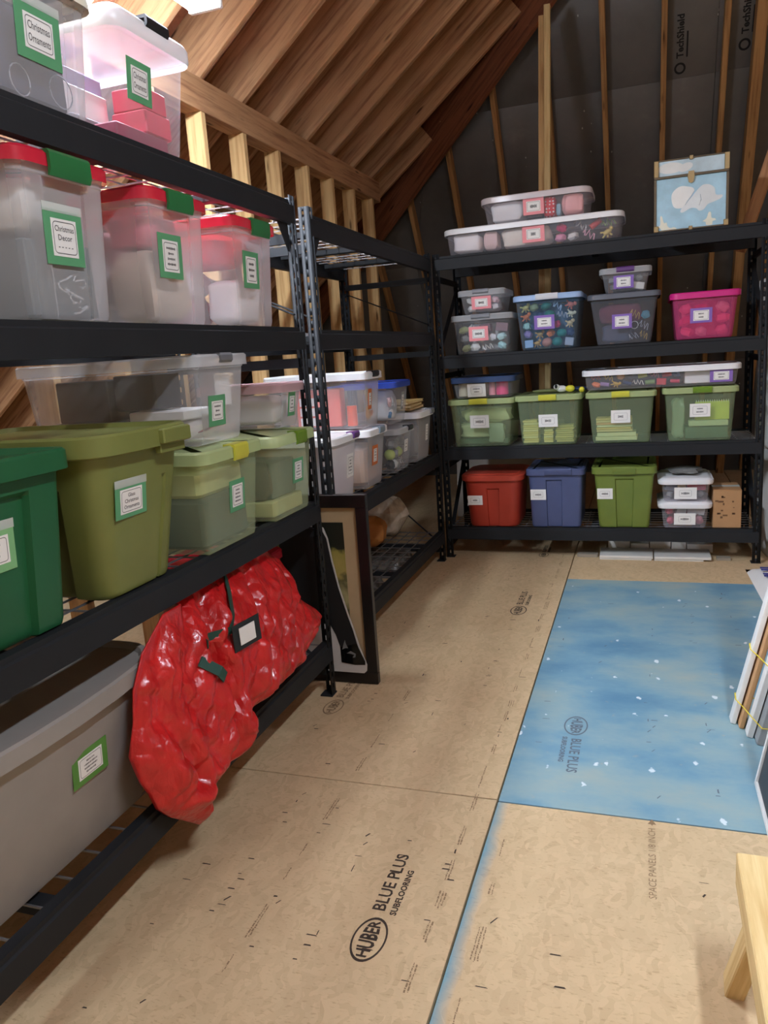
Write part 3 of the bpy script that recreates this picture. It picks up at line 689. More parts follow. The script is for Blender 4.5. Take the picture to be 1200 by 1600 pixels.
in_cloth(B3, .02, .095, .012, .2, .14, .15, col('white_plush', (250, 247, 245), .95), 'white plush snowman low inside the rightmost red lidded tote', 3, 'plush_toy', 'toy')
in_cloth(B3, -.03, .27, .012, .17, .18, .1, col('maroon_plush', (146, 36, 60), .95), 'dark red plush low at the back of the rightmost red lidded tote', 5, 'plush_toy', 'toy')
in_cloth(B3, -.03, .27, .114, .17, .17, .088, col('white_plush', (250, 247, 245), .95), 'white plush in the middle of the rightmost red lidded tote', 6, 'plush_toy', 'toy')
in_cloth(B3, -.01, .21, .205, .23, .36, .105, col('red_plush', (226, 34, 60), .95), 'bright red plush at the top of the rightmost red lidded tote', 2, 'plush_toy', 'toy')
# --- near rack, third shelf
zt = 0.838
DKGREEN = solid('dark_green_tote', (28, 92, 54), .45); OLIVE = solid('olive_tote', (118, 124, 64), .45)
C0 = tote('dark green opaque tote cut off by the left edge of the picture', (-1.262, 1.155, zt), R90, .40, .45, .50, .375, DKGREEN, DKGREEN, .03, .025, .02, cuts=((-.62, .62, .016),), scuts=((-.6, .6, .014),), ztop=.86, lid='inset',
     card=(.012, .215, .14, .095, PALEGREENCARD, (.105, .06), ['Xmas Tree', 'Garland', '*ANGEL*'], {'off': -.016, 'tape': True}))
C2 = tote('olive green opaque tote with moulded handle beside the dark green one', (-1.258, 1.64, zt), R90, .285, .375, .48, .385, OLIVE, OLIVE, lidh=.034, r=.05, rim=.022, cuts=((.60, .78, .007),), scuts=((-.82, .74, .022),), ztop=.74, bow=.018, lid='inset',
     card=(-.06, .245, .125, .085, GREENCARD, (.088, .062), ['Glass', 'Christmas', 'Ornaments'], {'tape': True}))
MB().cbox((0, 0, 0), (.125, .036, .040), .006).obj('handle', OLIVE, C2.o, (.085, -.086, .392)); MB().cbox((0, 0, 0), (.11, .02, .026), .004).obj('handle', OLIVE, C2.o, (.085, -.075, .36))
C3 = tote('pale green see-through tote with yellow latch on the near rack third shelf', (-1.232, 2.085, zt), R90, .30, .345, .30, .295, GREENMILK, GREENLID, .022, .02, latches=[(.02, .085, YELLATCH, .05)],
     card=(.02, .155, .095, .1, GREENCARD, (.066, .07), 4))
in_box(C3, 0, .145, .012, .275, .25, .155, col('charcoal_felt', (66, 76, 78), .9), 'dark folded felt in the lower half of the yellow latched green tote', 'folded_felt', 'felt', .02)
in_box(C3, .0, .145, .17, .27, .24, .085, col('cream_felt', (226, 220, 170), .9), 'cream folded felt in the upper half of the yellow latched green tote', 'folded_felt', 'felt', .02)
C4 = tote('pale green see-through tote with olive latch at the far end of the near rack', (-1.232, 2.53, zt), R90, .285, .33, .29, .285, GREENMILK, GREENLID, .022, .02, latches=[(.03, .08, OLIVELATCH, .05)],
     card=(.035, .16, .09, .09, GREENCARD, (.06, .066), 4))
in_box(C4, 0, .12, .012, .25, .2, .055, col('cream_box', (220, 214, 168)), 'cream flat box at the bottom of the olive latched green tote')
in_box(C4, .02, .14, .07, .2, .2, .13, col('dusk_box', (112, 120, 116)), 'grey green box in the middle of the olive latched green tote')
in_cloth(C4, -.1, .12, .07, .05, .18, .15, col('brown_grey_cloth', (112, 104, 96)), 'brown grey cloth at the side of the olive latched green tote', 4)
C1 = tote('long clear tote lying across the green totes under the second shelf', (-1.268, 2.135, zt + C3.top + .001), R90, .265, .31, .60, .252, MILKY, CLEARLID, .02, .025, latches=[(.0, .07, clear('smoky_latch', (120, 122, 126), .6), .03)],
     card=(-.03, .10, .1, .095, GREENCARD, (.066, .06), 3))
in_box(C1, -.04, .42, .085, .15, .2, .13, col('black_case', (30, 32, 38)), 'black case at the back of the long clear tote', 'packed_case', 'case')
in_box(C1, -.04, .225, .115, .14, .15, .11, col('navy_case', (46, 50, 64)), 'dark navy case in the middle of the long clear tote', 'packed_case', 'case')
in_box(C1, -.035, .15, .08, .17, .2, .03, PAPER, 'white narrow carton near the front of the long clear tote')
cu_ = in_cloth(C1, -.02, .14, .012, .2, .2, .064, col('ticking_white', (226, 220, 214), .9), 'white cushion with maroon piping at the bottom of the long clear tote', 5, 'cushion', 'cushion')
MB().tube([(-.09, -.03, .028), (-.04, -.085, .024), (.02, -.10, .030), (.07, -.085, .045)], .004, 6).obj('piping', col('maroon_cord', (120, 44, 54)), cu_)
in_box(C1, .07, .02, .11, .09, .006, .1, PAPER, 'white leaflet standing at the front of the long clear tote', 'leaflet', 'leaflet', .001)
in_box(C1, -.05, .43, .012, .15, .25, .07, col('charcoal_box', (62, 62, 66)), 'charcoal box under the black case in the long clear tote')
C5 = tote('small clear tote with dusty pink lid stacked on the olive latched green tote', (-1.285, 2.665, zt + C4.top + .001), R90, .165, .205, .30, .15, MILKY, DUSTY, .018, .025,
     card=(.01, .085, .06, .09, GREENCARD, (.042, .06), 3))
in_cloth(C5, 0, .14, .012, .13, .25, .11, col('white_linen', (222, 218, 212), .9), 'white folded linen inside the dusty pink lidded tote', 12)
# --- near rack, bottom shelf
zt = 0.235
GREYT = solid('grey_tote', (148, 142, 136), .45)
D1 = tote('huge grey opaque tote with bowed lid on the bottom shelf', (-1.318, 1.312, zt), R90, .68, .735, .44, .385, GREYT, GREYT, .03, .09, .02, bow=.035, lid='inset',
     card=(.058, .235, .125, .085, solid('leaf_green_card', (88, 142, 62), .55), (.085, .055), 4))
BR = tote('clear tote with red lid half hidden behind the red bag', (-1.42, 2.56, zt), R90, .30, .33, .36, .40, MILKY, REDLID, .02)
in_cloth(BR, 0, .15, .012, .26, .26, .3, col('rose_cloth', (190, 120, 130), .9), 'rose cloth inside the tote behind the red bag', 6)

# --- red storage bag spilling out of the bottom shelf
OUT = [(1.67, .75), (1.56, .68), (1.506, .60), (1.49, .52), (1.455, .44), (1.46, .37), (1.495, .275), (1.54, .223), (1.61, .165), (1.662, .121), (1.685, .14), (1.70, .171), (1.755, .215), (1.86, .215), (1.978, .22), (1.993, .249), (1.985, .31), (2.11, .295), (2.25, .285), (2.397, .285), (2.50, .31), (2.592, .344), (2.685, .377), (2.67, .42), (2.62, .455), (2.54, .52), (2.55, .58), (2.545, .62), (2.50, .67), (2.44, .70), (2.40, .735), (2.3, .75)]
def inside(p):
    c = False; n = len(OUT)
    for i in range(n):
        (x1, y1), (x2, y2) = OUT[i], OUT[(i + 1) % n]
        if (y1 > p[1]) != (y2 > p[1]) and p[0] < (x2 - x1) * (p[1] - y1) / (y2 - y1) + x1: c = not c
    return c
def near_edge(p, P=OUT, closed=True):
    best = (9, p); n = len(P)
    for i in range(n if closed else n - 1):
        a, b = Vector(P[i]), Vector(P[(i + 1) % n]); q = Vector(p); d = b - a
        t = max(0, min(1, (q - a).dot(d) / d.length_squared)); c = a + d * t; L = (q - c).length
        if L < best[0]: best = (L, (c.x, c.y))
    return best
FOLD = [(1.93, .75), (1.84, .60), (1.86, .48), (1.83, .36), (1.80, .24)]; FOLD2 = [(2.22, .75), (2.13, .60), (2.10, .45), (2.02, .31)]
FOLD3 = [(2.5, .62), (2.36, .5), (2.3, .36)]; FOLD4 = [(1.62, .72), (1.56, .5), (1.62, .3)]
def bagx(y, z):
    base_ = -1.265 + 0.115 * min(1, max(0, (.78 - z) / .45)) - 0.03 * min(1, max(0, (y - 1.9) / .6))
    d = near_edge((y, z))[0]; h = .085 * (1 - math.exp(-d / .045))
    r = 0
    for fo, am, wd in ((FOLD, .055, .03), (FOLD2, .045, .028), (FOLD3, .03, .022), (FOLD4, .03, .024)):
        e = near_edge((y, z), fo, False)[0]; r -= am * math.exp(-(e / wd) ** 2) - am * .35 * math.exp(-((e - wd * 1.9) / wd) ** 2)
    p = Vector((y * 5.5 + 1.2 * math.sin(4 * z), z * 2.6, 1.7)); p2 = Vector((y * 9 + z * 5, z * 8 - y * 3, 4.1)); p3 = Vector((y * 24, z * 19, 2.2))
    r += .050 * (mnoise.turbulence(p, 3, True) - .55) - .018 * abs(mnoise.noise(p2)) + .014 * mnoise.turbulence(p3, 2, True) - .018 * (1 - abs(mnoise.noise(Vector((y * 11 - z * 9, z * 5 + y * 4, 9))))) ** 6
    return base_ + h * 1.0 + r * min(1, d / .05) - .045
mb = MB(); G = .0075; y0, z0 = 1.38, .10; ny, nz = int(1.33 / G) + 1, int(.68 / G) + 1; idx = {}
ins = {(i, j): inside((y0 + i * G, z0 + j * G)) for i in range(ny) for j in range(nz)}
cells = [(i, j) for i in range(ny - 1) for j in range(nz - 1) if sum(ins[(i + a, j + b)] for a in (0, 1) for b in (0, 1)) >= 2]
cs_ = set(cells); front = {}; backv = {}
def bv(i, j):
    if (i, j) not in front:
        y, z = y0 + i * G, z0 + j * G
        if sum((i - a, j - b) in cs_ for a in (0, 1) for b in (0, 1)) < 4: y, z = near_edge((y, z))[1]
        x = bagx(y, z); mb.v.append((x, y, z)); front[(i, j)] = len(mb.v) - 1
    return front[(i, j)]
for i, j in cells:
    mb.f.append((bv(i, j), bv(i + 1, j), bv(i + 1, j + 1), bv(i, j + 1))); mb.m.append(0)
nf = len(mb.f)
for key, vi in list(front.items()):
    x, y, z = mb.v[vi]; d = near_edge((y, z))[0]
    bx = x - .012 - (.03 if z < .27 else .07) * (1 - math.exp(-d / .04)); bx = max(bx, -1.234 if z < .27 else -1.30)
    if y < 1.76: bx = max(bx, -1.236)
    mb.v[vi] = (max(x, bx + .004), y, z); mb.v.append((bx, y, z)); backv[vi] = len(mb.v) - 1
edges = {}
for f in mb.f[:nf]:
    for a, b in zip(f, f[1:] + f[:1]): edges[(a, b)] = 1
mb.f += [tuple(backv[v] for v in reversed(f)) for f in mb.f[:nf]]
mb.f += [(b, a, backv[a], backv[b]) for (a, b) in edges if (b, a) not in edges]
mb.m = [0] * len(mb.f)
bag = thing('storage_bag', 'crumpled red plastic storage bag with green straps spilling over the bottom beam', 'bag', (-1.2, 1.9, .10))
REDF = film('red_film', (206, 26, 28), .28)
def bagpart(o): o.matrix_parent_inverse = Matrix.Translation((1.2, -1.9, -.10)); return o
bb = bagpart(mb.obj('bag_body', REDF, bag, sharp=180))
DKGRN = col('strap_green', (30, 74, 62), .6)
def strap(pts, w):
    s = MB(); 
    n = len(pts); rings = []
    for i, (y, z) in enumerate(pts):
        a, b = pts[max(i - 1, 0)], pts[min(i + 1, n - 1)]; d = Vector((b[0] - a[0], b[1] - a[1])).normalized(); q = Vector((-d.y, d.x)) * w
        x = max(bagx(y, z), bagx(y + q.x, z + q.y), bagx(y - q.x, z - q.y)) + .004
        rings.append([(x, y - q.x, z - q.y), (x, y + q.x, z + q.y), (x + .004, y + q.x, z + q.y), (x + .004, y - q.x, z - q.y)])
    s.loft(rings)
    return bagpart(s.obj('strap', DKGRN, bag))
strap([(2.07, .74), (2.03, .70), (1.98, .645), (1.92, .612), (1.84, .612), (1.78, .622)], .012)
strap([(1.745, .585), (1.775, .545), (1.80, .515)], .016)
lx = max(bagx(1.965 + a * .06, .59 + b * .05) for a in (-1, 0, 1) for b in (-1, 0, 1)) + .004
MB().cbox((0, 0, 0), (.12, .003, .085), .001).obj('tag_pocket', col('black_pocket', (26, 30, 30)), bag, (lx + 1.2, .06, .49), (0, -.05, R90 - .25))
MB().cbox((0, 0, 0), (.068, .003, .055), .001).obj('tag_card', PAPER, bag, (lx + .0035 + 1.2, .0585, .49), (0, -.05, R90 - .25))

# ------------------------------------------------------------------ picture and cutout between the left racks
pf = thing('framed_picture', 'black framed picture with wide beige mat between the two left racks', 'picture', (-1.40, 2.905, 0))
for nm, lo, hi in (('frame_rail', (-.31, -.016, .785), (.325, .014, .84)), ('frame_rail', (-.31, -.016, .004), (.325, .014, .055)), ('frame_stile', (.27, -.016, .055), (.318, .014, .785)), ('frame_stile', (-.31, -.016, .055), (-.262, .014, .785))):
    if nm == 'frame_rail': lo = (lo[0], lo[1], lo[2]); hi = (.318, hi[1], hi[2])
    MB().cbox(((lo[0] + hi[0]) / 2, (lo[1] + hi[1]) / 2, (lo[2] + hi[2]) / 2), (hi[0] - lo[0], hi[1] - lo[1], hi[2] - lo[2]), .003).obj(nm, col('black_lacquer', (20, 16, 17), .3), pf)
MB().box((-.262, .004, .055), (.27, .008, .785)).obj('mat_board', col('beige_mat', (178, 152, 116), .8), pf)
def landscape():
    m, nt, b = base('art_print'); v = coords(nt, (1, 1, 1), False); z = N(nt, 'ShaderNodeSeparateXYZ'); nt.links.new(v, z.inputs[0])
    n = noise(nt, v, 14, 6); s = N(nt, 'ShaderNodeMath', operation='ADD'); q = N(nt, 'ShaderNodeMath', operation='MULTIPLY'); q.inputs[1].default_value = .22
    nt.links.new(n, q.inputs[0]); nt.links.new(z.outputs['Z'], s.inputs[0]); nt.links.new(q.outputs[0], s.inputs[1])
    nt.links.new(ramp(nt, s.outputs[0], [(.40, lin((60, 58, 36))), (.50, lin((168, 158, 112))), (.58, lin((90, 84, 50))), (.62, lin((170, 150, 84))), (.70, lin((150, 140, 70))), (.735, lin((30, 32, 22))), (.9, lin((22, 26, 16)))]), b.inputs['Base Color'])
    return m
MB().box((-.19, .002, .13), (.203, .0045, .719)).obj('art_print', landscape(), pf)
ct = thing('leg_cutout', 'white bordered cutout of a black trouser leg and shiny shoe in the picture frame', 'cutout', (-1.27, 2.884, .055))
def flatpoly(name, pts, y0, y1, m): return MB().prism_y(pts, y0, y1).obj(name, m, ct)
P = [(-.22, 0), (.130, 0), (.142, .012), (.145, .04), (.118, .115), (.100, .19), (.076, .27), (.046, .385), (.024, .50), (.010, .60), (-.006, .645), (-.03, .66), (-.22, .66)]
flatpoly('card_back', P, -.002, .002, col('white_card', (196, 190, 184), .6))
flatpoly('trouser_leg', [(.028, .115), (.012, .17), (-.02, .235), (-.22, .27), (-.22, .65), (-.02, .65), (.004, .60), (.018, .50), (.040, .385), (.070, .27), (.094, .19), (.106, .135)], -.004, -.002, col('black_trouser', (16, 15, 15), .7))
flatpoly('shoe', [(.028, .045), (.028, .115), (.106, .135), (.112, .115), (.138, .055), (.137, .040), (.09, .037)], -.0042, -.002, col('black_shoe', (14, 14, 14), .12))
flatpoly('shoe_gleam', [(.055, .088), (.075, .10), (.098, .088), (.094, .072), (.082, .07), (.09, .084), (.07, .088)], -.0046, -.0042, col('gleam_grey', (120, 120, 118), .4))
flatpoly('shoe_gleam', [(.046, .135), (.052, .15), (.054, .135), (.064, .112), (.05, .112), (.036, .105)], -.0046, -.0042, col('gleam_grey', (120, 120, 118), .4))

# --- middle rack, third shelf
zt = .739
E1 = tote('milky tote with purple latch and pink contents just beyond the picture frame', (-1.318, 3.245, zt), R90, .28, .33, .36, .295, clear('white_milky_plastic', (240, 238, 242), .5), WHITELID, .018, latches=[(.1, .07, PURPLELATCH, .03)],
     card=(.07, .16, .085, .11, PAPER, (.06, .08), 4))
in_cloth(E1, .08, .08, .012, .11, .12, .13, col('mauve_cloth', (176, 120, 140), .9), 'mauve cloth low inside the purple latched tote', 4)
in_cloth(E1, -.06, .1, .012, .14, .14, .2, col('white_linen', (222, 218, 212), .9), 'white linen inside the purple latched tote', 5)
E2 = tote('clear tote with grey latch and tan contents on the middle rack', (-1.312, 3.675, zt), R90, .25, .30, .36, .28, MILKY, WHITELID, .02, latches=[(.03, .08, BLUEGREYLATCH, .035)],
     card=(-.02, .16, .085, .10, ORANGECARD, (.05, .066), 3))
in_box(E2, 0, .16, .012, .22, .28, .2, col('tan_fabric', (196, 160, 132), .9), 'tan folded fabric inside the grey latched tote', 'folded_fabric', 'fabric', .03)
E3 = tote('clear tote with black latch and grey and white bits on the middle rack', (-1.308, 4.155, zt), R90, .26, .31, .36, .235, CLEAR, CLEARLID, .018, latches=[(.05, .075, BLACKLATCH, .03)],
     card=(.03, .14, .06, .07, PAPER, (.04, .05), 2))
jumble(E3, 'black latched tote on the middle rack', [('bundle', 'charcoal', (50, 50, 52)), ('bundle', 'white', (220, 220, 216)), ('block', 'grey', (130, 132, 132)), ('ribbon', 'pale', (205, 205, 200)), ('ball', 'lime', (190, 206, 110)), ('bundle', 'grey', (140, 140, 140))], 4, 3, seed=5)
E4 = tote('tall clear tote with white lid and grey contents, farthest on the middle rack', (-1.302, 4.575, zt), R90, .28, .33, .36, .285, MILKY, WHITELID, .022, latches=[(.1, .08, GREYLATCH, .035)],
     card=(.05, .165, .05, .10, PAPER, (.032, .07), 3))
in_cloth(E4, 0, .15, .012, .24, .24, .22, col('grey_knit', (124, 124, 122), .9), 'grey knitwear inside the tall white lidded tote', 8)
F1 = tote('clear tote with white lid and coral things stacked on the middle rack', (-1.300, 3.655, zt + E2.top + .001), R90, .215, .25, .50, .255, MILKY, WHITELID, .02, latches=[(.0, .08, BLACKLATCH, .03)],
     card=(-.04, .14, .05, .10, ORANGECARD, (.032, .06), 3))
in_box(F1, -.05, .25, .012, .07, .24, .19, col('coral_card', (240, 116, 100)), 'coral red folder box inside the tote with white lid and black latch')
for k in range(3): in_box(F1, -.0885, .31, .02 + k * .05, .004, .08, .04, PAPER, ['lower', 'middle', 'upper'][k] + ' white sticker sheet on the coral folder box', 'sticker_sheet', 'sheet', .001)
in_box(F1, -.0, .31, .21, .15, .25, .03, col('taupe_card', (150, 136, 124)), 'taupe flat tray on top inside the tote with coral things', 'tray', 'tray')
place(F1, MB().tube([(0, 0, 0), (0, 0, .06), (0, 0, .07), (0, 0, .10)], .026, 12), 'orange_bottle', col('orange_plastic', (248, 92, 48), .3), (-.06, .08, .012), 'bright orange bottle near the front of the tote with coral things', 'bottle')
jumble(F1, 'tote with coral things', [('bundle', 'amber', (214, 160, 90)), ('tube', 'orange', (230, 120, 60)), ('bundle', 'cream', (226, 214, 180)), ('ribbon', 'gold', (206, 170, 80))], 2, 2, .02, .2, x0=-.1, x1=.95, seed=9, depth=.03)
F2 = tote('clear tote with royal blue lid stacked on the middle rack', (-1.300, 4.115, zt + E3.top + .02), R90, .24, .29, .36, .215, CLEAR, ROYALLID, .018, card=(.03, .12, .05, .10, clear('grey_label_sleeve', (150, 150, 150), .6), (.034, .066), 3))
in_cloth(F2, .03, .12, .012, .17, .18, .17, col('pale_grey_knit', (206, 204, 204), .9), 'pale grey yarn inside the royal blue lidded tote', 5, 'yarn', 'yarn')
jumble(F2, 'royal blue lidded tote', [('tube', 'sky blue', (92, 150, 196)), ('bundle', 'white', (220, 220, 216)), ('bundle', 'blush', (214, 176, 176)), ('ribbon', 'white', (220, 220, 216))], 2, 2, .02, .15, x0=-1, x1=0.0, seed=4, depth=.035)
for k, (dx, dy, rz_, sz) in enumerate(((0, .02, .0, .014), (.01, -.01, .05, .014), (-.012, .015, -.04, .016))):
    m = MB(); m.cbox((0, 0, sz / 2), (.21, .15, sz), .002)
    o = thing('book', ['bottom', 'middle', 'top'][k] + ' book of the small stack on the tall white lidded tote', 'book', (-1.33 + dx * .5, 4.585 + dy, zt + E4.top + .005 + k * .018), R90 + rz_, 'books stacked on the far tote')
    MB().cbox((0, .1, sz / 2), (.30, .19, sz * .72), .001).obj('page_block', col('page_cream', (226, 206, 160), .8), o)
    for zz in (sz * .06, sz * .94): MB().cbox((0, .1, zz), (.31, .20, .0018), .0006).obj('book_cover', [PALE, col('tan_cover', (204, 172, 112)), col('straw_cover', (222, 190, 124))][k], o)
# things under and behind the middle rack
gp = MB(); rq = random.Random(4)
for j, (ya, yb) in enumerate(((3.35, 3.62), (3.78, 4.15), (4.42, 4.75))):
    m = MB(); n = 14
    g = [[(-1.85 + .40 * i / n, ya + (yb - ya) * k / n, .10 + .03 * rq.random() if 0 < i < n and 0 < k < n else .0) for k in range(n + 1)] for i in range(n + 1)]
    vs = [p for r_ in g for p in r_]; fs = [(i * (n + 1) + k, (i + 1) * (n + 1) + k, (i + 1) * (n + 1) + k + 1, i * (n + 1) + k + 1) for i in range(n) for k in range(n)]
    m.add(vs, fs); tag(m.obj('wrapped_bundle', film('grey_film', (120, 118, 112), .3), sharp=180), ['nearest', 'second', 'farthest'][j] + ' grey plastic wrapped bundle under the empty bottom shelf of the middle rack', 'bundle', 'grey wrapped bundles on the floor')
def carton(name, loc, size, m, label, rz=0, tape=True):
    t = thing(name, label, 'box', loc, rz); sx, sy, sz = size
    MB().cbox((0, 0, sz / 2), (sx, sy, sz), .004).obj('carton_body', m, t)
    for e in (-1, 1): MB().cbox((0, e * sy * .251, sz + .002), (sx * .99, sy * .492, .003), .001).obj('flap', m, t)
    if tape: MB().cbox((0, 0, sz + .0045), (sx * 1.0, .05, .0012), .0004).obj('packing_tape', clear('tape', (235, 240, 235), .35), t)
    return t
CARD = solid('cardboard', (176, 134, 92), .8, bmp=.1)
carton('cardboard_box', (-2.35, 5.45, 0), (.5, .55, .62), solid('brown_cardboard', (128, 84, 58), .8), 'brown cardboard box standing behind the far end of the middle rack')
carton('cardboard_box', (-2.35, 4.7, 0), (.5, .6, .55), solid('brown_cardboard', (128, 84, 58), .8), 'brown cardboard box behind the middle of the middle rack', .1)
tag(MB().ell((0, 0, .14), (.16, .16, .14), 18, 10, 0, .25, random.Random(3)).obj('plastic_bag', film('clear_film', (206, 190, 170), .25), None, (-1.62, 4.70, .21)), 'crumpled pale plastic bag at the back of the middle rack bottom shelf', 'bag')
tag(MB().ell((0, 0, .1), (.1, .12, .1), 16, 9, 0, .2, random.Random(8)).obj('amber_bundle', col('amber_cloth', (176, 112, 50), .7), None, (-1.62, 4.42, .21)), 'amber brown bundle beside the plastic bag on the middle rack', 'bundle')
board('insulation_sheet', (-1.72, 5.86, .0), (-1.30, 5.92, .0), .02, .01, WHITEP).hide_render = False
bpy.data.objects.remove(bpy.data.objects['insulation_sheet'])
tag(MB().cbox((0, 0, .4), (.9, .02, .8), .002).obj('wallboard_offcut', solid('wallboard_grey', (196, 188, 178), .8), None, (-1.05, 6.25, 0), (-.12, 0, 0)), 'pale wallboard offcut leaning behind the left end of the back rack', 'board')

# ------------------------------------------------------------------ back rack
def bk(label, x0, x1, z, H, bm, lm, y=4.972, D=.40, top=.02, **k):
    return tote(label, ((x0 + x1) / 2, y, z), 0, x1 - x0, x1 - x0 + 2 * top, D, H, bm, lm, **k)
zt = 1.984
G1 = bk('long low clear tote with white lid on the back rack top shelf', -1.175, -.135, zt, .135, clear('clear_plastic_grey', (226, 222, 228), .15), WHITELID, lidh=.018, r=.07, lid='flat', top=.015, D=.42, name='underbed_tote',
     card=(.02, .072, .135, .095, PINKCARD, (.085, .06), 1))
in_cloth(G1, -.405, .11, .012, .2, .2, .118, col('white_plush', (250, 247, 245), .95), 'white soft bundle at the left end of the long low tote', 3)
in_cloth(G1, -.252, .09, .012, .1, .16, .112, col('blush_cloth', (232, 204, 200), .95), 'blush soft bundle left of the middle of the long low tote', 4)
in_cloth(G1, -.035, .12, .012, .33, .22, .118, col('ivory_cloth', (238, 232, 218), .95), 'ivory folded cloth in the middle of the long low tote', 5)
jumble(G1, 'long low tote', [('bundle', 'pink', (226, 150, 176)), ('bundle', 'white', (228, 226, 222)), ('ribbon', 'pale pink', (236, 180, 196)), ('figure', 'yellow', (216, 196, 110)), ('bundle', 'magenta', (214, 50, 110)), ('ribbon', 'white', (228, 226, 222)), ('tube', 'red', (196, 60, 60)), ('ribbon', 'green', (120, 150, 90))], 4, 2, .012, .125, x0=.26, x1=.97, seed=3, depth=.09)
G2 = bk('clear tote with red polka dot cloth stacked on the long low tote', -.925, -.325, zt + G1.top + .001, .135, clear('clear_plastic_grey', (226, 222, 228), .15), clear('clear_lid_pale', (236, 226, 228), .72), lidh=.02, r=.07, lid='flat', D=.4,
     card=(-.005, .075, .125, .095, PINKCARD, (.085, .06), 1))
in_cloth(G2, -.17, .11, .012, .23, .2, .118, col('white_cotton', (240, 242, 240), .95), 'white folded cotton in the tote with polka dots', 5)
in_box(G2, -.005, .075, .012, .095, .12, .115, col('black_card', (40, 38, 42)), 'black box in the middle of the tote with polka dots')
def dots():
    m, nt, b = base('polka_cloth'); vo = N(nt, 'ShaderNodeTexVoronoi'); vo.inputs['Scale'].default_value = 48; vo.inputs['Randomness'].default_value = .25
    nt.links.new(coords(nt, (1, 1, 1), False), vo.inputs['Vector'])
    nt.links.new(ramp(nt, vo.outputs['Distance'], [(.24, lin((240, 236, 232))), (.3, lin((214, 34, 44)))]), b.inputs['Base Color']); b.inputs['Roughness'].default_value = .85; return m
in_cloth(G2, .085, .08, .012, .08, .13, .115, dots(), 'red cloth with white dots in the stacked tote', 6, amp=.04)
in_cloth(G2, .14, .06, .012, .03, .08, .07, col('sky_cloth', (150, 190, 204), .9), 'sky blue cloth strip beside the polka dot cloth', 7)
in_cloth(G2, .222, .1, .012, .13, .18, .12, col('pink_cotton', (244, 184, 180), .95), 'pink folded cotton at the right of the tote with polka dots', 8)
# blue keepsake trunk
tr = thing('keepsake_trunk', 'pale blue keepsake trunk painted with white swan and brass trim on the top shelf', 'trunk', (.26, 5.0, zt + .0065))
TB = solid('trunk_blue', (172, 212, 230), .5, vary=.16); BRASS = solid('brass', (164, 140, 98), .4, .6); PEW = solid('dull_brass', (104, 92, 74), .5, .5)
MB().cbox((0, .16, .145), (.385, .32, .29), .004).obj('trunk_body', TB, tr)
MB().cbox((0, .16, .345), (.385, .32, .085), .004).obj('trunk_lid', solid('trunk_lid_blue', (196, 220, 230), .5, vary=.2), tr)
MB().cbox((0, .155, .2955), (.398, .335, .013), .002).obj('edge_band', PEW, tr)
for z0, z1 in ((.006, .29), (.302, .388)):
    for e in (-1, 1): MB().cbox((e * .193, .001, (z0 + z1) / 2), (.014, .014, z1 - z0), .002).obj('edge_band', PEW, tr)
for z in (.004, .388): MB().cbox((0, .001, z), (.385, .012, .008), .002).obj('edge_band', PEW, tr)
for e in (-1, 1):
    for z, h in ((.016, .034), (.345, .09)): MB().cbox((e * .188, -.003, z), (.026, .022, h), .004).obj('corner_cap', BRASS, tr)
for z in (.006, .388): MB().cbox((0, -.006, z), (.02, .012, .022), .003).obj('corner_cap', BRASS, tr)
MB().prism_y([(-.014, .315), (.014, .315), (.019, .285), (.012, .256), (0, .25), (-.012, .256), (-.019, .285)], -.014, -.004).obj('hasp', BRASS, tr)
WP = solid('white_paint', (238, 242, 240), .6)
def daub(name, blobs, m=WP):
    mb = MB()
    for i, (x, z, rx, rz_, a) in enumerate(blobs):
        n = 20; y = -.0012 - .0003 * (i % 6)
        mb.add([(x + rx * math.cos(2 * PI * k / n) * math.cos(a) - rz_ * math.sin(2 * PI * k / n) * math.sin(a), y, z + rx * math.cos(2 * PI * k / n) * math.sin(a) + rz_ * math.sin(2 * PI * k / n) * math.cos(a)) for k in range(n)], [tuple(range(n))])
    return mb.obj(name, m, tr)
def patch(name, pts, y, m):
    P = [Vector(p) for p in pts]; n = len(P); Q = []
    for i in range(n):
        p0, p1, p2, p3 = P[i - 1], P[i], P[(i + 1) % n], P[(i + 2) % n]
        for t in (0, .33, .67): Q.append(.5 * ((2 * p1) + (p2 - p0) * t + (2 * p0 - 5 * p1 + 4 * p2 - p3) * t * t + (3 * p1 - p0 - 3 * p2 + p3) * t ** 3))
    return MB().prism_y([(q.x, q.y) for q in Q], y, y + .0012).obj(name, m, tr)
patch('swan_painting', [(-.045, .24), (-.02, .235), (.01, .225), (.018, .205), (.0, .18), (-.02, .155), (-.035, .13), (-.05, .12), (-.085, .125), (-.1, .15), (-.105, .19), (-.095, .215), (-.07, .235)], -.0012, WP)
patch('swan_painting', [(.07, .235), (.1, .23), (.125, .21), (.13, .18), (.14, .17), (.168, .167), (.16, .15), (.12, .135), (.09, .125), (.07, .10), (.045, .095), (.03, .11), (.0, .115), (-.03, .10), (-.05, .095), (-.055, .11), (-.03, .14), (.0, .17), (.03, .205), (.05, .225)], -.0016, solid('soft_white_paint', (228, 236, 238), .6))
CP = solid('cream_paint', (240, 240, 222), .6)
patch('flower_painting', [(-.165, .02), (-.18, .03), (-.165, .04), (-.165, .085), (-.155, .085), (-.145, .05), (-.13, .05), (-.125, .03), (-.11, .018), (-.09, .02), (-.075, .01), (-.1, .006), (-.15, .006)], -.0012, CP)
patch('flower_painting', [(.085, .012), (.08, .03), (.065, .036), (.085, .05), (.095, .08), (.108, .08), (.112, .05), (.13, .045), (.135, .035), (.118, .03), (.115, .012)], -.0012, CP)
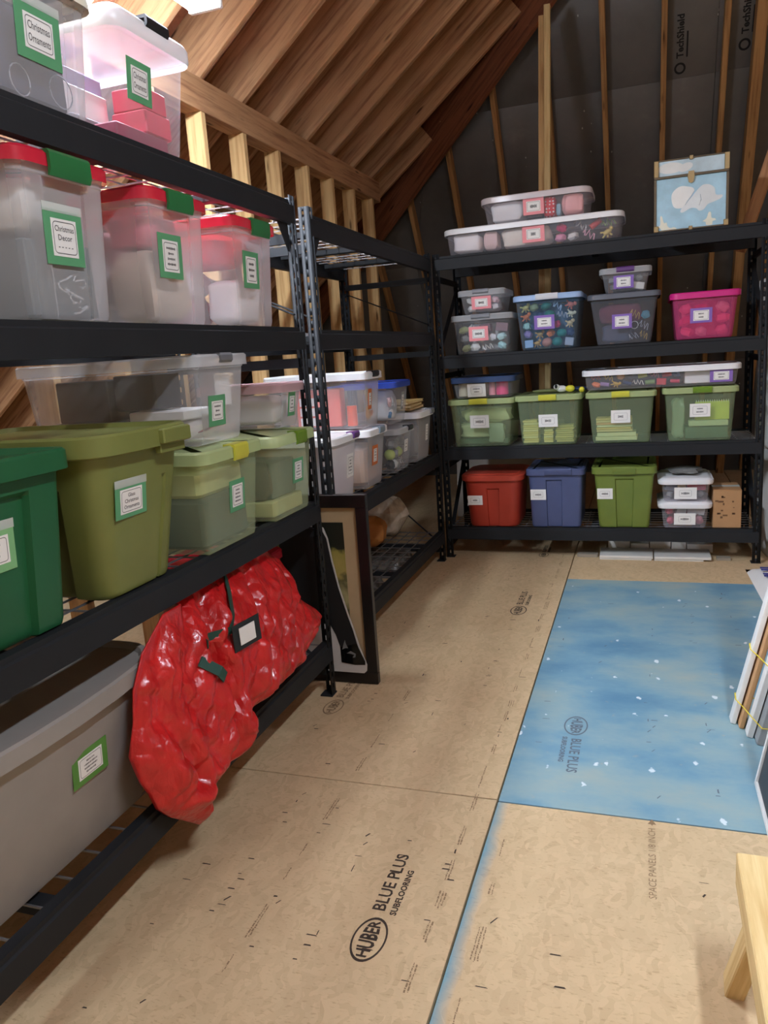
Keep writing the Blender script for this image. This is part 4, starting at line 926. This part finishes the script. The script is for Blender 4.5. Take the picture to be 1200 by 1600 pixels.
mbs = MB(); mbs.tube([(.018, -.0022, .205), (-.005, -.0022, .17), (-.03, -.0022, .135)], .0013, 5); mbs.obj('brush_stroke', solid('grey_paint', (168, 182, 192), .7), tr)
mbs = MB(); mbs.tube([(.05, -.0022, .185), (.055, -.0022, .155), (.045, -.0022, .125)], .0013, 5); mbs.obj('brush_stroke', solid('grey_paint', (168, 182, 192), .7), tr)
daub('cloud_painting', [(-.11, .345, .07, .03, 0), (-.03, .34, .04, .022, .3)])
# shelf two
zt = 1.3616
H1 = bk('clear tote with grey latch and pink card, leftmost on the second back shelf', -1.145, -.812, zt, .225, CLEAR, CLEARLID, lidh=.02, top=.018, latches=[(0, .12, GREYLATCH, .03)], card=(-.02, .125, .125, .09, PINKCARD, (.08, .055), 1))
jumble(H1, 'tote with grey latch and pink card', [('bundle', 'olive', (150, 156, 104)), ('bundle', 'white', (226, 226, 226)), ('ribbon', 'white', (226, 226, 226)), ('bundle', 'aqua', (160, 208, 212)), ('bundle', 'grey', (150, 150, 154)), ('bundle', 'white', (226, 226, 226)), ('bundle', 'pearl', (206, 206, 210)), ('bundle', 'pale aqua', (180, 216, 218)), ('bundle', 'olive', (150, 156, 104)), ('ribbon', 'white', (226, 226, 226)), ('block', 'plum', (120, 90, 100)), ('block', 'dusty plum', (126, 96, 106))], 4, 3, seed=2)
H2 = bk('small clear tote with grey latch stacked at the left of the second back shelf', -1.09, -.855, zt + H1.top + .001, .125, CLEAR, CLEARLID, lidh=.02, top=.02, D=.32, latches=[(0, .10, GREYLATCH, .028)], card=(0, .065, .125, .08, PINKCARD, (.08, .05), 1))
jumble(H2, 'small tote with pink card', [('bundle', 'white', (226, 226, 226)), ('bundle', 'shell pink', (224, 190, 196)), ('bundle', 'pearl', (206, 206, 210)), ('bundle', 'white', (226, 226, 226))], 3, 2, seed=3)
H3 = bk('blue tinted tote full of colourful toys with white latch and pale blue lid', -.727, -.395, zt, .315, BLUECLEAR, LBLUELID, lidh=.018, top=.03, latches=[(0, .135, WHITELATCH, .035)], card=(-.02, .165, .125, .085, PURPLECARD, (.085, .055), 2))
jumble(H3, 'blue tote of toys', [('block', 'ice blue', (170, 196, 224)), ('figure', 'tan', (206, 160, 90)), ('ball', 'salmon', (214, 140, 120)), ('ball', 'teal', (30, 130, 120)), ('block', 'silver', (186, 196, 206)),
   ('bundle', 'lavender', (150, 120, 170)), ('figure', 'tan', (206, 160, 90)), ('bundle', 'orange', (216, 140, 80)), ('ball', 'teal', (30, 130, 120)), ('bundle', 'navy', (40, 60, 100)),
   ('bundle', 'mint', (170, 206, 190)), ('bundle', 'navy', (40, 60, 100)), ('block', 'royal', (50, 80, 150)), ('bundle', 'crimson', (206, 40, 80)), ('figure', 'sand', (222, 190, 140)),
   ('figure', 'orange', (216, 140, 80)), ('bundle', 'navy', (40, 60, 100)), ('ball', 'emerald', (30, 120, 100)), ('ribbon', 'silver', (186, 196, 206)), ('figure', 'cream', (228, 206, 160)),
   ('figure', 'yellow', (214, 190, 100)), ('bundle', 'olive', (130, 130, 70)), ('ball', 'emerald', (30, 120, 100)), ('ribbon', 'ice blue', (170, 196, 224)), ('figure', 'coral', (224, 120, 100))], 5, 5, zh=.29, seed=4)
H4 = bk('smoky tote with dark grey lid and maroon contents on the second back shelf', -.265, .045, zt, .285, SMOKE, GREYLID, lidh=.016, top=.04, card=(-.01, .135, .115, .085, PURPLECARD, (.08, .06), 2))
in_cloth(H4, -.04, .13, .012, .2, .18, .11, col('slate_cloth', (84, 92, 112), .9), 'slate cloth at the bottom of the smoky tote', 3)
in_cloth(H4, -.02, .12, .125, .26, .2, .12, col('maroon_cloth', (118, 56, 74), .9), 'maroon cloth on top inside the smoky tote', 9)
jumble(H4, 'smoky tote', [('ribbon', 'silver', (206, 206, 196)), ('ribbon', 'gold', (206, 190, 120)), ('ring', 'white', (226, 226, 226)), ('ribbon', 'silver', (206, 206, 196)), ('ribbon', 'gold', (206, 190, 120)), ('bundle', 'turquoise', (60, 130, 150))], 2, 3, .012, .2, x0=.2, x1=.95, seed=3, depth=.03, y0=.004)
H5 = bk('small clear tote with purple latch stacked on the smoky tote', -.215, .015, zt + H4.top + .001, .125, CLEAR, CLEARLID, lidh=.018, top=.02, D=.32, latches=[(0, .10, PURPLELATCH, .03)], card=(-.01, .06, .115, .075, PURPLECARD, (.08, .055), 2))
jumble(H5, 'small purple latched tote', [('bundle', 'grey', (140, 140, 140)), ('bundle', 'pewter', (110, 110, 116)), ('block', 'white', (210, 210, 210)), ('bundle', 'grey', (140, 140, 140))], 3, 2, seed=6, zh=.1)
H6 = bk('pink tinted tote with magenta lid on the right of the second back shelf', .19, .495, zt, .25, PINKCLEAR, PINKLID, lidh=.02, top=.025, card=(-.02, .135, .12, .085, PURPLECARD, (.085, .058), 2))
jumble(H6, 'pink tote', [('bundle', 'rose', (226, 110, 140)), ('bundle', 'blush', (240, 170, 180)), ('bundle', 'rose', (226, 110, 140)), ('bundle', 'hot pink', (214, 60, 110))], 3, 3, zh=.21, seed=5)
for T_, sx_, sz_, rgb_, cw_, wh_ in ((H1, .29, .18, (176, 178, 180), 'pale grey', 'tote with grey latch and pink card'), (H2, .19, .09, (206, 200, 202), 'pearl white', 'small tote with pink card'),
        (H3, .29, .27, (84, 110, 136), 'dusk blue', 'blue tote of toys'), (H6, .26, .21, (222, 120, 150), 'rose', 'pink tote'), (H5, .18, .09, (150, 150, 152), 'mid grey', 'small purple latched tote')):
    in_cloth(T_, 0, .19, .012, sx_, .2, sz_, solid('filler_' + cw_.replace(' ', '_'), rgb_, .9), cw_ + ' cloth packed at the back of the ' + wh_, 5)
# shelf three
zt = .7586
I1 = bk('green tinted tote with pale cloth, leftmost on the third back shelf', -1.185, -.825, zt, .295, GREENCLEAR, GREENLID, lidh=.018, top=.025, latches=[(-.01, .12, YELLATCH, .035)], card=(-.01, .165, .125, .085, PAPER, (.08, .05), 1))
in_box(I1, 0, .14, .012, .33, .2, .035, col('forest_card', (70, 100, 80)), 'dark green flat box at the bottom of the leftmost green tote')
in_cloth(I1, -.02, .11, .05, .32, .16, .1, col('pale_sage_cloth', (206, 208, 176), .9), 'pale cloth in the middle of the leftmost green tote', 3, amp=.2)
in_cloth(I1, .02, .11, .15, .34, .16, .1, col('cream_sage_cloth', (200, 200, 160), .9), 'cream cloth on top inside the leftmost green tote', 4, amp=.25)
in_cloth(I1, .09, .028, .02, .12, .03, .13, col('grey_sage_film', (180, 196, 180), .4), 'pale plastic wrapping at the front of the leftmost green tote', 5, amp=.25)
I2 = bk('clear tote with navy lid and pink roll stacked on the leftmost green tote', -1.17, -.805, zt + I1.top + .001, .115, CLEAR, NAVYLID, lidh=.02, top=.015, D=.36, card=(-.04, .05, .12, .085, PAPER, (.075, .048), 2))
place(I2, MB().tube([(0, 0, 0), (0, 0, .085)], .045, 14), 'candle_jar', col('cream_wax', (216, 206, 176), .6), (-.13, .07, .012), 'cream jar at the left inside the navy lidded tote', 'jar')
place(I2, MB().tube([(0, 0, 0), (0, 0, .095)], .04, 14), 'paper_roll', col('magenta_paper', (228, 60, 120), .5), (.115, .07, .012), 'magenta paper roll inside the navy lidded tote', 'roll')
place(I2, MB().tube([(0, 0, 0), (0, 0, .095)], .022, 14), 'paper_roll', col('rose_paper', (230, 150, 160), .5), (.05, .06, .012), 'rose paper roll inside the navy lidded tote', 'roll')
I3 = bk('green tinted tote with yellow note pad stacks, second on the third back shelf', -.745, -.40, zt, .30, GREENCLEAR, GREENLID, lidh=.018, top=.022, latches=[(0, .11, YELLATCH, .035)], card=(.0, .155, .12, .08, PAPER, (.08, .045), 1))
def stack(T, x, y, sx, sy, z, n, h, mats, what, where, name='note_pad', cat='pad', grp=None, side=''):
    rnd = random.Random(n)
    for k in range(n):
        place(T, MB().cbox((0, 0, h / 2), (sx * rnd.uniform(.93, 1), sy, h * .9), .002), name, mats[k % len(mats)], (x + rnd.uniform(-.004, .004), y, z + k * h), '%s, %s from the bottom of the %sstack in the %s' % (what, (ORD + ['ninth', 'tenth'])[k], side and side + ' ', where), cat, grp or (what + 's in the ' + where), (0, 0, rnd.uniform(-.03, .03)))
YEL = [col('pad_yellow', (230, 212, 142)), col('pad_straw', (218, 198, 122)), col('pad_cream', (232, 222, 164))]
stack(I3, -.115, .08, .10, .12, .012, 10, .0145, YEL, 'yellow note pad', 'second green tote', side='left'); stack(I3, .0, .08, .06, .12, .012, 9, .0145, YEL, 'yellow note pad', 'second green tote', side='narrow'); stack(I3, .1, .08, .115, .12, .012, 8, .0135, [col('pad_tan', (206, 190, 120)), col('pad_buff', (190, 180, 110))], 'buff note pad', 'second green tote')
I4 = bk('green tinted tote with a leaning pile of papers, third on the third back shelf', -.30, .04, zt, .30, GREENCLEAR, GREENLID, lidh=.018, top=.025, latches=[(0, .105, YELLATCH, .035)], card=(.0, .165, .115, .08, PAPER, (.08, .045), 1))
MIX = [col('page_cream', (226, 206, 160)), col('manila', (226, 196, 128)), col('pale_page', (226, 224, 190)), col('peach_folder', (226, 176, 130))]
stack(I4, -.03, .09, .25, .14, .012, 2, .026, MIX[2:3], 'pale thick book', 'third green tote', 'book', 'book'); stack(I4, -.04, .09, .22, .14, .068, 6, .0145, MIX, 'paper folder', 'third green tote', 'paper_folder', 'folder')
I5 = bk('green tinted tote with spiral notebooks, rightmost on the third back shelf', .15, .50, zt, .305, GREENCLEAR, GREENLID, lidh=.018, top=.022, latches=[(.01, .105, OLIVELATCH, .035)], card=(-.0, .185, .115, .08, PAPER, (.08, .05), 2))
in_box(I5, .04, .1, .012, .24, .15, .07, col('forest_card', (70, 100, 80)), 'dark green box at the bottom of the rightmost green tote')
in_box(I5, .05, .06, .086, .22, .1, .035, col('pale_tray', (196, 206, 176)), 'pale tray in the middle of the rightmost green tote', 'tray', 'tray')
nb = thing('spiral_notebook', 'lime yellow spiral notebook standing in the rightmost green tote', 'notebook', (.325 + .07, 4.972 + .03, zt + .125))
MB().cbox((0, 0, .055), (.19, .012, .11), .002).obj('notebook_cover', col('lime_cover', (206, 214, 92), .5), nb)
mbw = MB()
for k in range(15): mbw.box((-.09 + k * .0127, -.009, .104), (-.086 + k * .0127, .009, .118))
mbw.obj('spiral_binding', col('pale_wire', (226, 230, 206), .3), nb)
in_cloth(I5, -.12, .06, .012, .085, .1, .25, clear('clear_sleeve', (190, 206, 186), .45), 'clear plastic sleeve of papers at the left of the rightmost green tote', 3, 'plastic_sleeve', 'sleeve', .25)
I6 = tote('long low clear tote with white lid and craft colours lying across two green totes', (.095, 4.985, zt + I5.top + .002), 0, .86, .885, .36, .105, clear('clear_plastic_grey', (226, 222, 228), .15), WHITELID, .018, .05, name='underbed_tote', card=(.345, .053, .125, .075, PURPLECARD, (.085, .05), 2))
jumble(I6, 'long low craft tote', [('bundle', 'orange', (216, 120, 70)), ('tube', 'lavender', (160, 130, 190)), ('figure', 'gold', (206, 170, 80)), ('tube', 'navy', (50, 60, 100)), ('ribbon', 'white', (226, 226, 226)), ('tube', 'green', (90, 196, 80)), ('block', 'scarlet', (196, 50, 60)), ('tube', 'crimson', (190, 40, 66)),
    ('ribbon', 'coral', (230, 120, 90)), ('ribbon', 'yellow', (220, 200, 90)), ('bundle', 'peach', (230, 176, 130)), ('bundle', 'slate', (100, 108, 126)), ('tube', 'lime', (110, 216, 70)), ('ribbon', 'pink', (230, 120, 150)), ('tube', 'red', (206, 50, 50)), ('bundle', 'blue', (70, 96, 140))], 8, 2, .012, .095, x0=-.97, x1=.3, seed=6, depth=.06)
in_cloth(I6, -.14, .2, .012, .54, .16, .085, solid('filler_steel', (112, 118, 134), .9), 'steel grey cloth at the back of the long low craft tote', 6)
in_box(I6, .22, .08, .012, .15, .1, .075, PAPER, 'white carton at the right inside the long low craft tote')
# toys on the second green tote lid
zl3 = zt + I3.top
ty = thing('plush_puppy', 'small black and white toy dog lying on the second green tote', 'toy', (-.50, 5.12, zl3))
mb = MB(); mb.ell((0, 0, .022), (.035, .022, .022), 12, 8); mb.obj('toy_body', col('toy_white', (236, 236, 232), .8), ty)
MB().ell((-.03, -.012, .035), (.02, .018, .018), 12, 8).obj('toy_head', col('toy_white', (236, 236, 232), .8), ty)
for e in (-1, 1): MB().ell((-.032, -.012 + e * .018, .04), (.009, .006, .014), 8, 6).obj('toy_ear', col('toy_black', (24, 24, 26), .8), ty)
tag(MB().ell((0, 0, .022), (.03, .022, .022), 12, 8).obj('toy_ball', col('toy_lemon', (226, 216, 60), .5), None, (-.445, 5.11, zl3)), 'yellow soft ball beside the toy dog on the second green tote', 'toy')
tag(MB().ell((0, 0, .018), (.018, .018, .018), 12, 8).obj('toy_ball', col('toy_lemon', (226, 216, 60), .5), None, (-.368, 5.05, zl3 - .002)), 'small yellow ball at the right edge of the second green tote', 'toy')
tag(MB().ell((0, 0, .014), (.07, .07, .014), 16, 8, 0, .15, random.Random(3)).obj('folded_cloth', col('toy_navy', (42, 54, 96), .8), None, (-.40, 5.2, zl3)), 'navy cloth lying on the second green tote lid', 'cloth')
tag(MB().ell((0, 0, .010), (.11, .08, .010), 16, 8, 0, .15, random.Random(5)).obj('folded_cloth', col('toy_olive', (86, 92, 44), .8), None, (-.60, 5.2, zl3)), 'olive cloth lying on the second green tote lid', 'cloth')
# bottom shelf
zt = .2125
J1 = bk('red orange opaque tote with arched front on the bottom back shelf', -1.118, -.785, zt, .335, solid('red_tote', (176, 60, 44), .4), solid('red_tote_lid', (188, 70, 52), .4), lidh=.02, r=.07, top=.025, cuts=((-.32, .42, .014),), ztop=.78, lid='raise', flange=.03, rim=.016,
     card=(-.115, .185, .10, .065, PAPER, (.06, .035), 1))
J2 = bk('slate blue opaque tote with moulded handle on the bottom back shelf', -.695, -.38, zt, .365, solid('slate_blue_tote', (78, 88, 126), .4), solid('slate_blue_tote', (78, 88, 126), .4), lidh=.025, r=.025, top=.014, cuts=((-.42, .3, .012),), ztop=.86, lid='flat', latches=[(.02, .17, solid('slate_blue_tote', (78, 88, 126), .4), .04)], flange=.03,
     card=(-.11, .22, .10, .07, PAPER, (.06, .036), 1))
J3 = bk('leaf green opaque tote with moulded handle on the bottom back shelf', -.265, .04, zt, .37, solid('leaf_green_tote', (112, 128, 56), .4), solid('leaf_green_tote', (112, 128, 56), .4), lidh=.028, r=.025, top=.028, cuts=((-.36, .4, .012),), ztop=.86, lid='flat', latches=[(-.0, .14, solid('leaf_green_tote', (112, 128, 56), .4), .05)], flange=.03,
     card=(-.115, .225, .095, .07, PAPER, (.06, .036), 1))
J5 = bk('shoebox sized clear tote with white lid, lower of the two beside the cardboard box', .125, .37, zt, .15, clear('clear_plastic_grey', (226, 222, 228), .15), WHITELID, lidh=.018, top=.016, D=.34, lid='dome', card=(-.0, .06, .125, .075, PAPER, (.07, .04), 1))
jumble(J5, 'lower white lidded tote', [('bundle', 'berry', (190, 60, 90)), ('bundle', 'rose red', (206, 70, 86)), ('bundle', 'grey', (150, 150, 154)), ('bundle', 'dusty rose', (190, 120, 130)), ('bundle', 'raspberry', (200, 60, 96)), ('block', 'pale grey', (196, 196, 198)), ('block', 'pale grey', (196, 196, 198)), ('block', 'pale grey', (196, 196, 198))], 4, 2, seed=2, zh=.135)
J4 = bk('shoebox sized clear tote with white lid, upper of the two beside the cardboard box', .125, .375, zt + J5.top + .001, .13, clear('clear_plastic_grey', (226, 222, 228), .15), WHITELID, lidh=.018, top=.016, D=.34, lid='dome', card=(.0, .052, .13, .075, PAPER, (.07, .04), 1))
jumble(J4, 'upper white lidded tote', [('bundle', 'grey', (140, 140, 144)), ('bundle', 'charcoal', (70, 70, 74)), ('bundle', 'taupe', (130, 110, 100)), ('bundle', 'grey', (140, 140, 144)), ('block', 'slate', (100, 108, 116)), ('bundle', 'sand', (200, 180, 140)), ('block', 'rose red', (206, 70, 86)), ('block', 'berry', (190, 60, 90))], 4, 2, seed=3, zh=.115)
in_cloth(J4, 0, .21, .012, .2, .2, .1, solid('filler_ash', (120, 116, 116), .9), 'ash grey cloth at the back of the upper white lidded tote', 4)
in_cloth(J5, 0, .21, .012, .2, .2, .115, solid('filler_wine', (150, 70, 86), .9), 'wine red cloth at the back of the lower white lidded tote', 4)
in_cloth(E3, 0, .21, .012, .22, .22, .19, solid('filler_slate', (104, 106, 108), .9), 'slate grey cloth at the back of the black latched tote', 4)
tag(MB().ell((0, 0, .022), (.12, .13, .022), 22, 10, 0, .3, random.Random(7)).obj('folded_cloth', col('grey_cloth', (120, 120, 118), .9), None, (.25, 5.13, zt + J5.top + J4.top + .004)), 'crumpled grey cloth on top of the two white lidded totes', 'cloth')
cb = carton('cardboard_box', (.490, 5.115, zt + .002), (.160, .26, .235), CARD, 'small taped cardboard box at the right end of the bottom back shelf')
m = MB(); rq = random.Random(5)
for k in range(16):
    x, z = rq.choice([(-.055, 0), (-.02, 0), (-.04, 0), (.04, 0)])[0] + rq.uniform(-.012, .012), rq.uniform(.03, .2); a, b = rq.uniform(.004, .014), rq.uniform(.002, .007)
    m.add([(x - a, -.1315, z - b), (x + a, -.1315, z - b), (x + a, -.1315, z + b), (x - a, -.1315, z + b)], [(0, 1, 2, 3)])
m.obj('carton_print', solid('carton_ink', (112, 80, 52), .8), cb)
# white tiles and trim stacked on the floor under the back rack
tiles = [(-.265, .062, 4.965, 5.17, .012, .030), (-.265, .055, 4.97, 5.16, .0, .0115), (.07, .405, 4.96, 5.16, .012, .030), (.07, .36, 4.965, 5.16, .0, .0115),
         (-.22, -.08, 5.19, 5.4, .0, .075), (-.075, .04, 5.19, 5.4, .0, .055), (.045, .175, 5.19, 5.4, .0, .075), (.18, .27, 5.19, 5.4, .0, .065), (.275, .43, 5.19, 5.4, .0, .055)]
where = ['front left, upper', 'front left, lower', 'front right, upper', 'front right, lower', 'back row leftmost', 'back row second from the left', 'back row middle', 'back row second from the right', 'back row rightmost']
for (x0, x1, y0, y1, z0, z1), wd in zip(tiles, where):
    tag(MB().cbox(((x1 - x0) / 2, (y1 - y0) / 2, (z1 - z0) / 2), (x1 - x0, y1 - y0, z1 - z0), .003).obj('white_plank', solid('white_plank', (214, 212, 206), .5), None, (x0, y0, z0)), 'white flat plank on the floor under the back rack, ' + wd, 'plank', 'white planks under the back rack')
tag(MB().cbox((.065, .03, .01), (.13, .06, .02), .002).obj('wood_offcut', solid('grey_wood', (150, 140, 124), .7), None, (-.41, 5.02, 0)), 'grey wood offcut on the floor left of the white planks', 'offcut')
tag(MB().cbox((.04, .03, .008), (.08, .06, .016), .002).obj('wood_offcut', solid('grey_wood', (150, 140, 124), .7), None, (.44, 5.0, 0)), 'grey wood offcut on the floor right of the white planks', 'offcut')

# ------------------------------------------------------------------ right edge
bd = thing('trim_bundle', 'white and tan trim boards tied with yellow string leaning at the right edge', 'boards', (.32, 2.75, 0))
WHT = solid('primed_white', (236, 236, 232), .5); MDF = solid('raw_fibreboard', (196, 152, 106), .8); GREYB = solid('grey_primed', (150, 152, 152), .5)
lean = math.atan2(.10, .45)
def leanboard(name, x, y, w, th, L, m, rz=0.0):
    mb = MB().cbox((0, 0, L / 2), (th, w, L), .003); return mb.obj(name, m, bd, (x, y, .002), (0, lean, rz))
leanboard('trim_board', -.008, .075, .05, .018, 1.3, WHT); leanboard('trim_board', .016, .055, .075, .016, 1.25, MDF)
leanboard('trim_board', .036, -.02, .05, .020, 1.3, WHT); leanboard('trim_board', .062, -.05, .09, .022, 1.28, GREYB)
YST = solid('yellow_string', (232, 208, 60), .6)
for s in (.10, .30):
    dx, dz = math.sin(lean) * s, math.cos(lean) * s
    pts = [(-.020 + dx, .105, dz), (-.022 + dx, .06, dz - .004), (.0 + dx, .012, dz - .012), (.022 + dx, -.05, dz - .02), (.045 + dx, -.1, dz - .03), (.08 + dx, -.1, dz - .03), (.08 + dx, .05, dz), (-.020 + dx, .105, dz)]
    MB().tube(pts, .002, 6).obj('string', YST, bd)
pn = thing('framed_board', 'dark board with thin white frame standing on the floor at the right edge', 'board', (.336, 2.30, 0), 0)
pl = math.atan2(.031, .168)
root = MB().cbox((0, -.35, .5), (.018, .88, .97), .003).obj('panel_board', solid('charcoal_panel', (58, 58, 62), .5), pn, (.012, 0, .0), (0, pl, 0))
for nm, c, s in (('frame_strip', (0, .1, .5), (.03, .014, 1.0)), ('frame_strip', (0, -.35, .007), (.03, .90, .014)), ('frame_strip', (0, -.35, .993), (.03, .90, .014)), ('frame_strip', (0, -.797, .5), (.03, .014, 1.0))):
    MB().cbox(c, s, .002).obj(nm, WHT, pn, (.012, 0, .0), (0, pl, 0))
sh = thing('sawhorse', 'unpainted pale wood sawhorse end in the lower right corner', 'sawhorse', (.24, 1.45, 0))
shi = Matrix.Translation((-.24, -1.45, 0))
def shb(nm, A, B, w, h, m, up=(0, 0, 1)):
    o = board(nm, A, B, w, h, m, sh, up); o.matrix_parent_inverse = shi; return o
shb('top_rail', (.226, 1.60, .262), (.222, .85, .262), .068, .078, PALE)
shb('leg', (.188, 1.555, .0), (.232, 1.50, .23), .038, .060, PALE, (0, 1, 0)); shb('leg', (.30, 1.60, .0), (.245, 1.56, .25), .038, .075, RAFTER, (0, 1, 0))
shb('leg', (.16, .92, .0), (.20, .95, .23), .038, .06, PALE, (0, 1, 0)); shb('leg', (.27, .92, .0), (.225, .95, .24), .038, .06, PALE, (0, 1, 0))
pp = thing('paper_bag', 'white printed paper sack lying on the floor by the right post of the back rack', 'sack', (.74, 4.6, 0))
m = MB(); n = 12; rq = random.Random(2); vs = []
for i in range(n + 1):
    for k in range(n + 1):
        u, v = i / n, k / n; e = min(u, 1 - u, v, 1 - v); vs.append((-.14 + .4 * u - .02 * v, -.5 + .72 * v, .045 * min(1, e * 5) + .006 * rq.random() * (e > 0)))
m.add(vs, [(i * (n + 1) + k, (i + 1) * (n + 1) + k, (i + 1) * (n + 1) + k + 1, i * (n + 1) + k + 1) for i in range(n) for k in range(n)])
m.obj('sack_body', PAPER, pp, sharp=180)
m = MB()
for k, (y, L) in enumerate(((.06, .2), (.02, .16), (-.06, .22), (-.1, .2))): m.box((-.10, y, .054), (-.10 + L, y + .022, .0575))
m.obj('sack_print', solid('navy_print', (52, 58, 130), .7), pp)
tag(MB().cbox((0, 0, .85), (.03, .5, 1.7), .01).obj('foam_sheet', solid('white_foam', (226, 226, 222), .8), None, (.735, 5.3, 0), (0, 0, .08)), 'white foam sheet standing behind the right post of the back rack', 'sheet')
lm_ = tag(board('lumber_brace', (.60, 5.72, 1.9), (.86, 5.66, 2.75), .06, .07, RAFTER), 'short slanted lumber brace beyond the right end of the back rack', 'lumber')
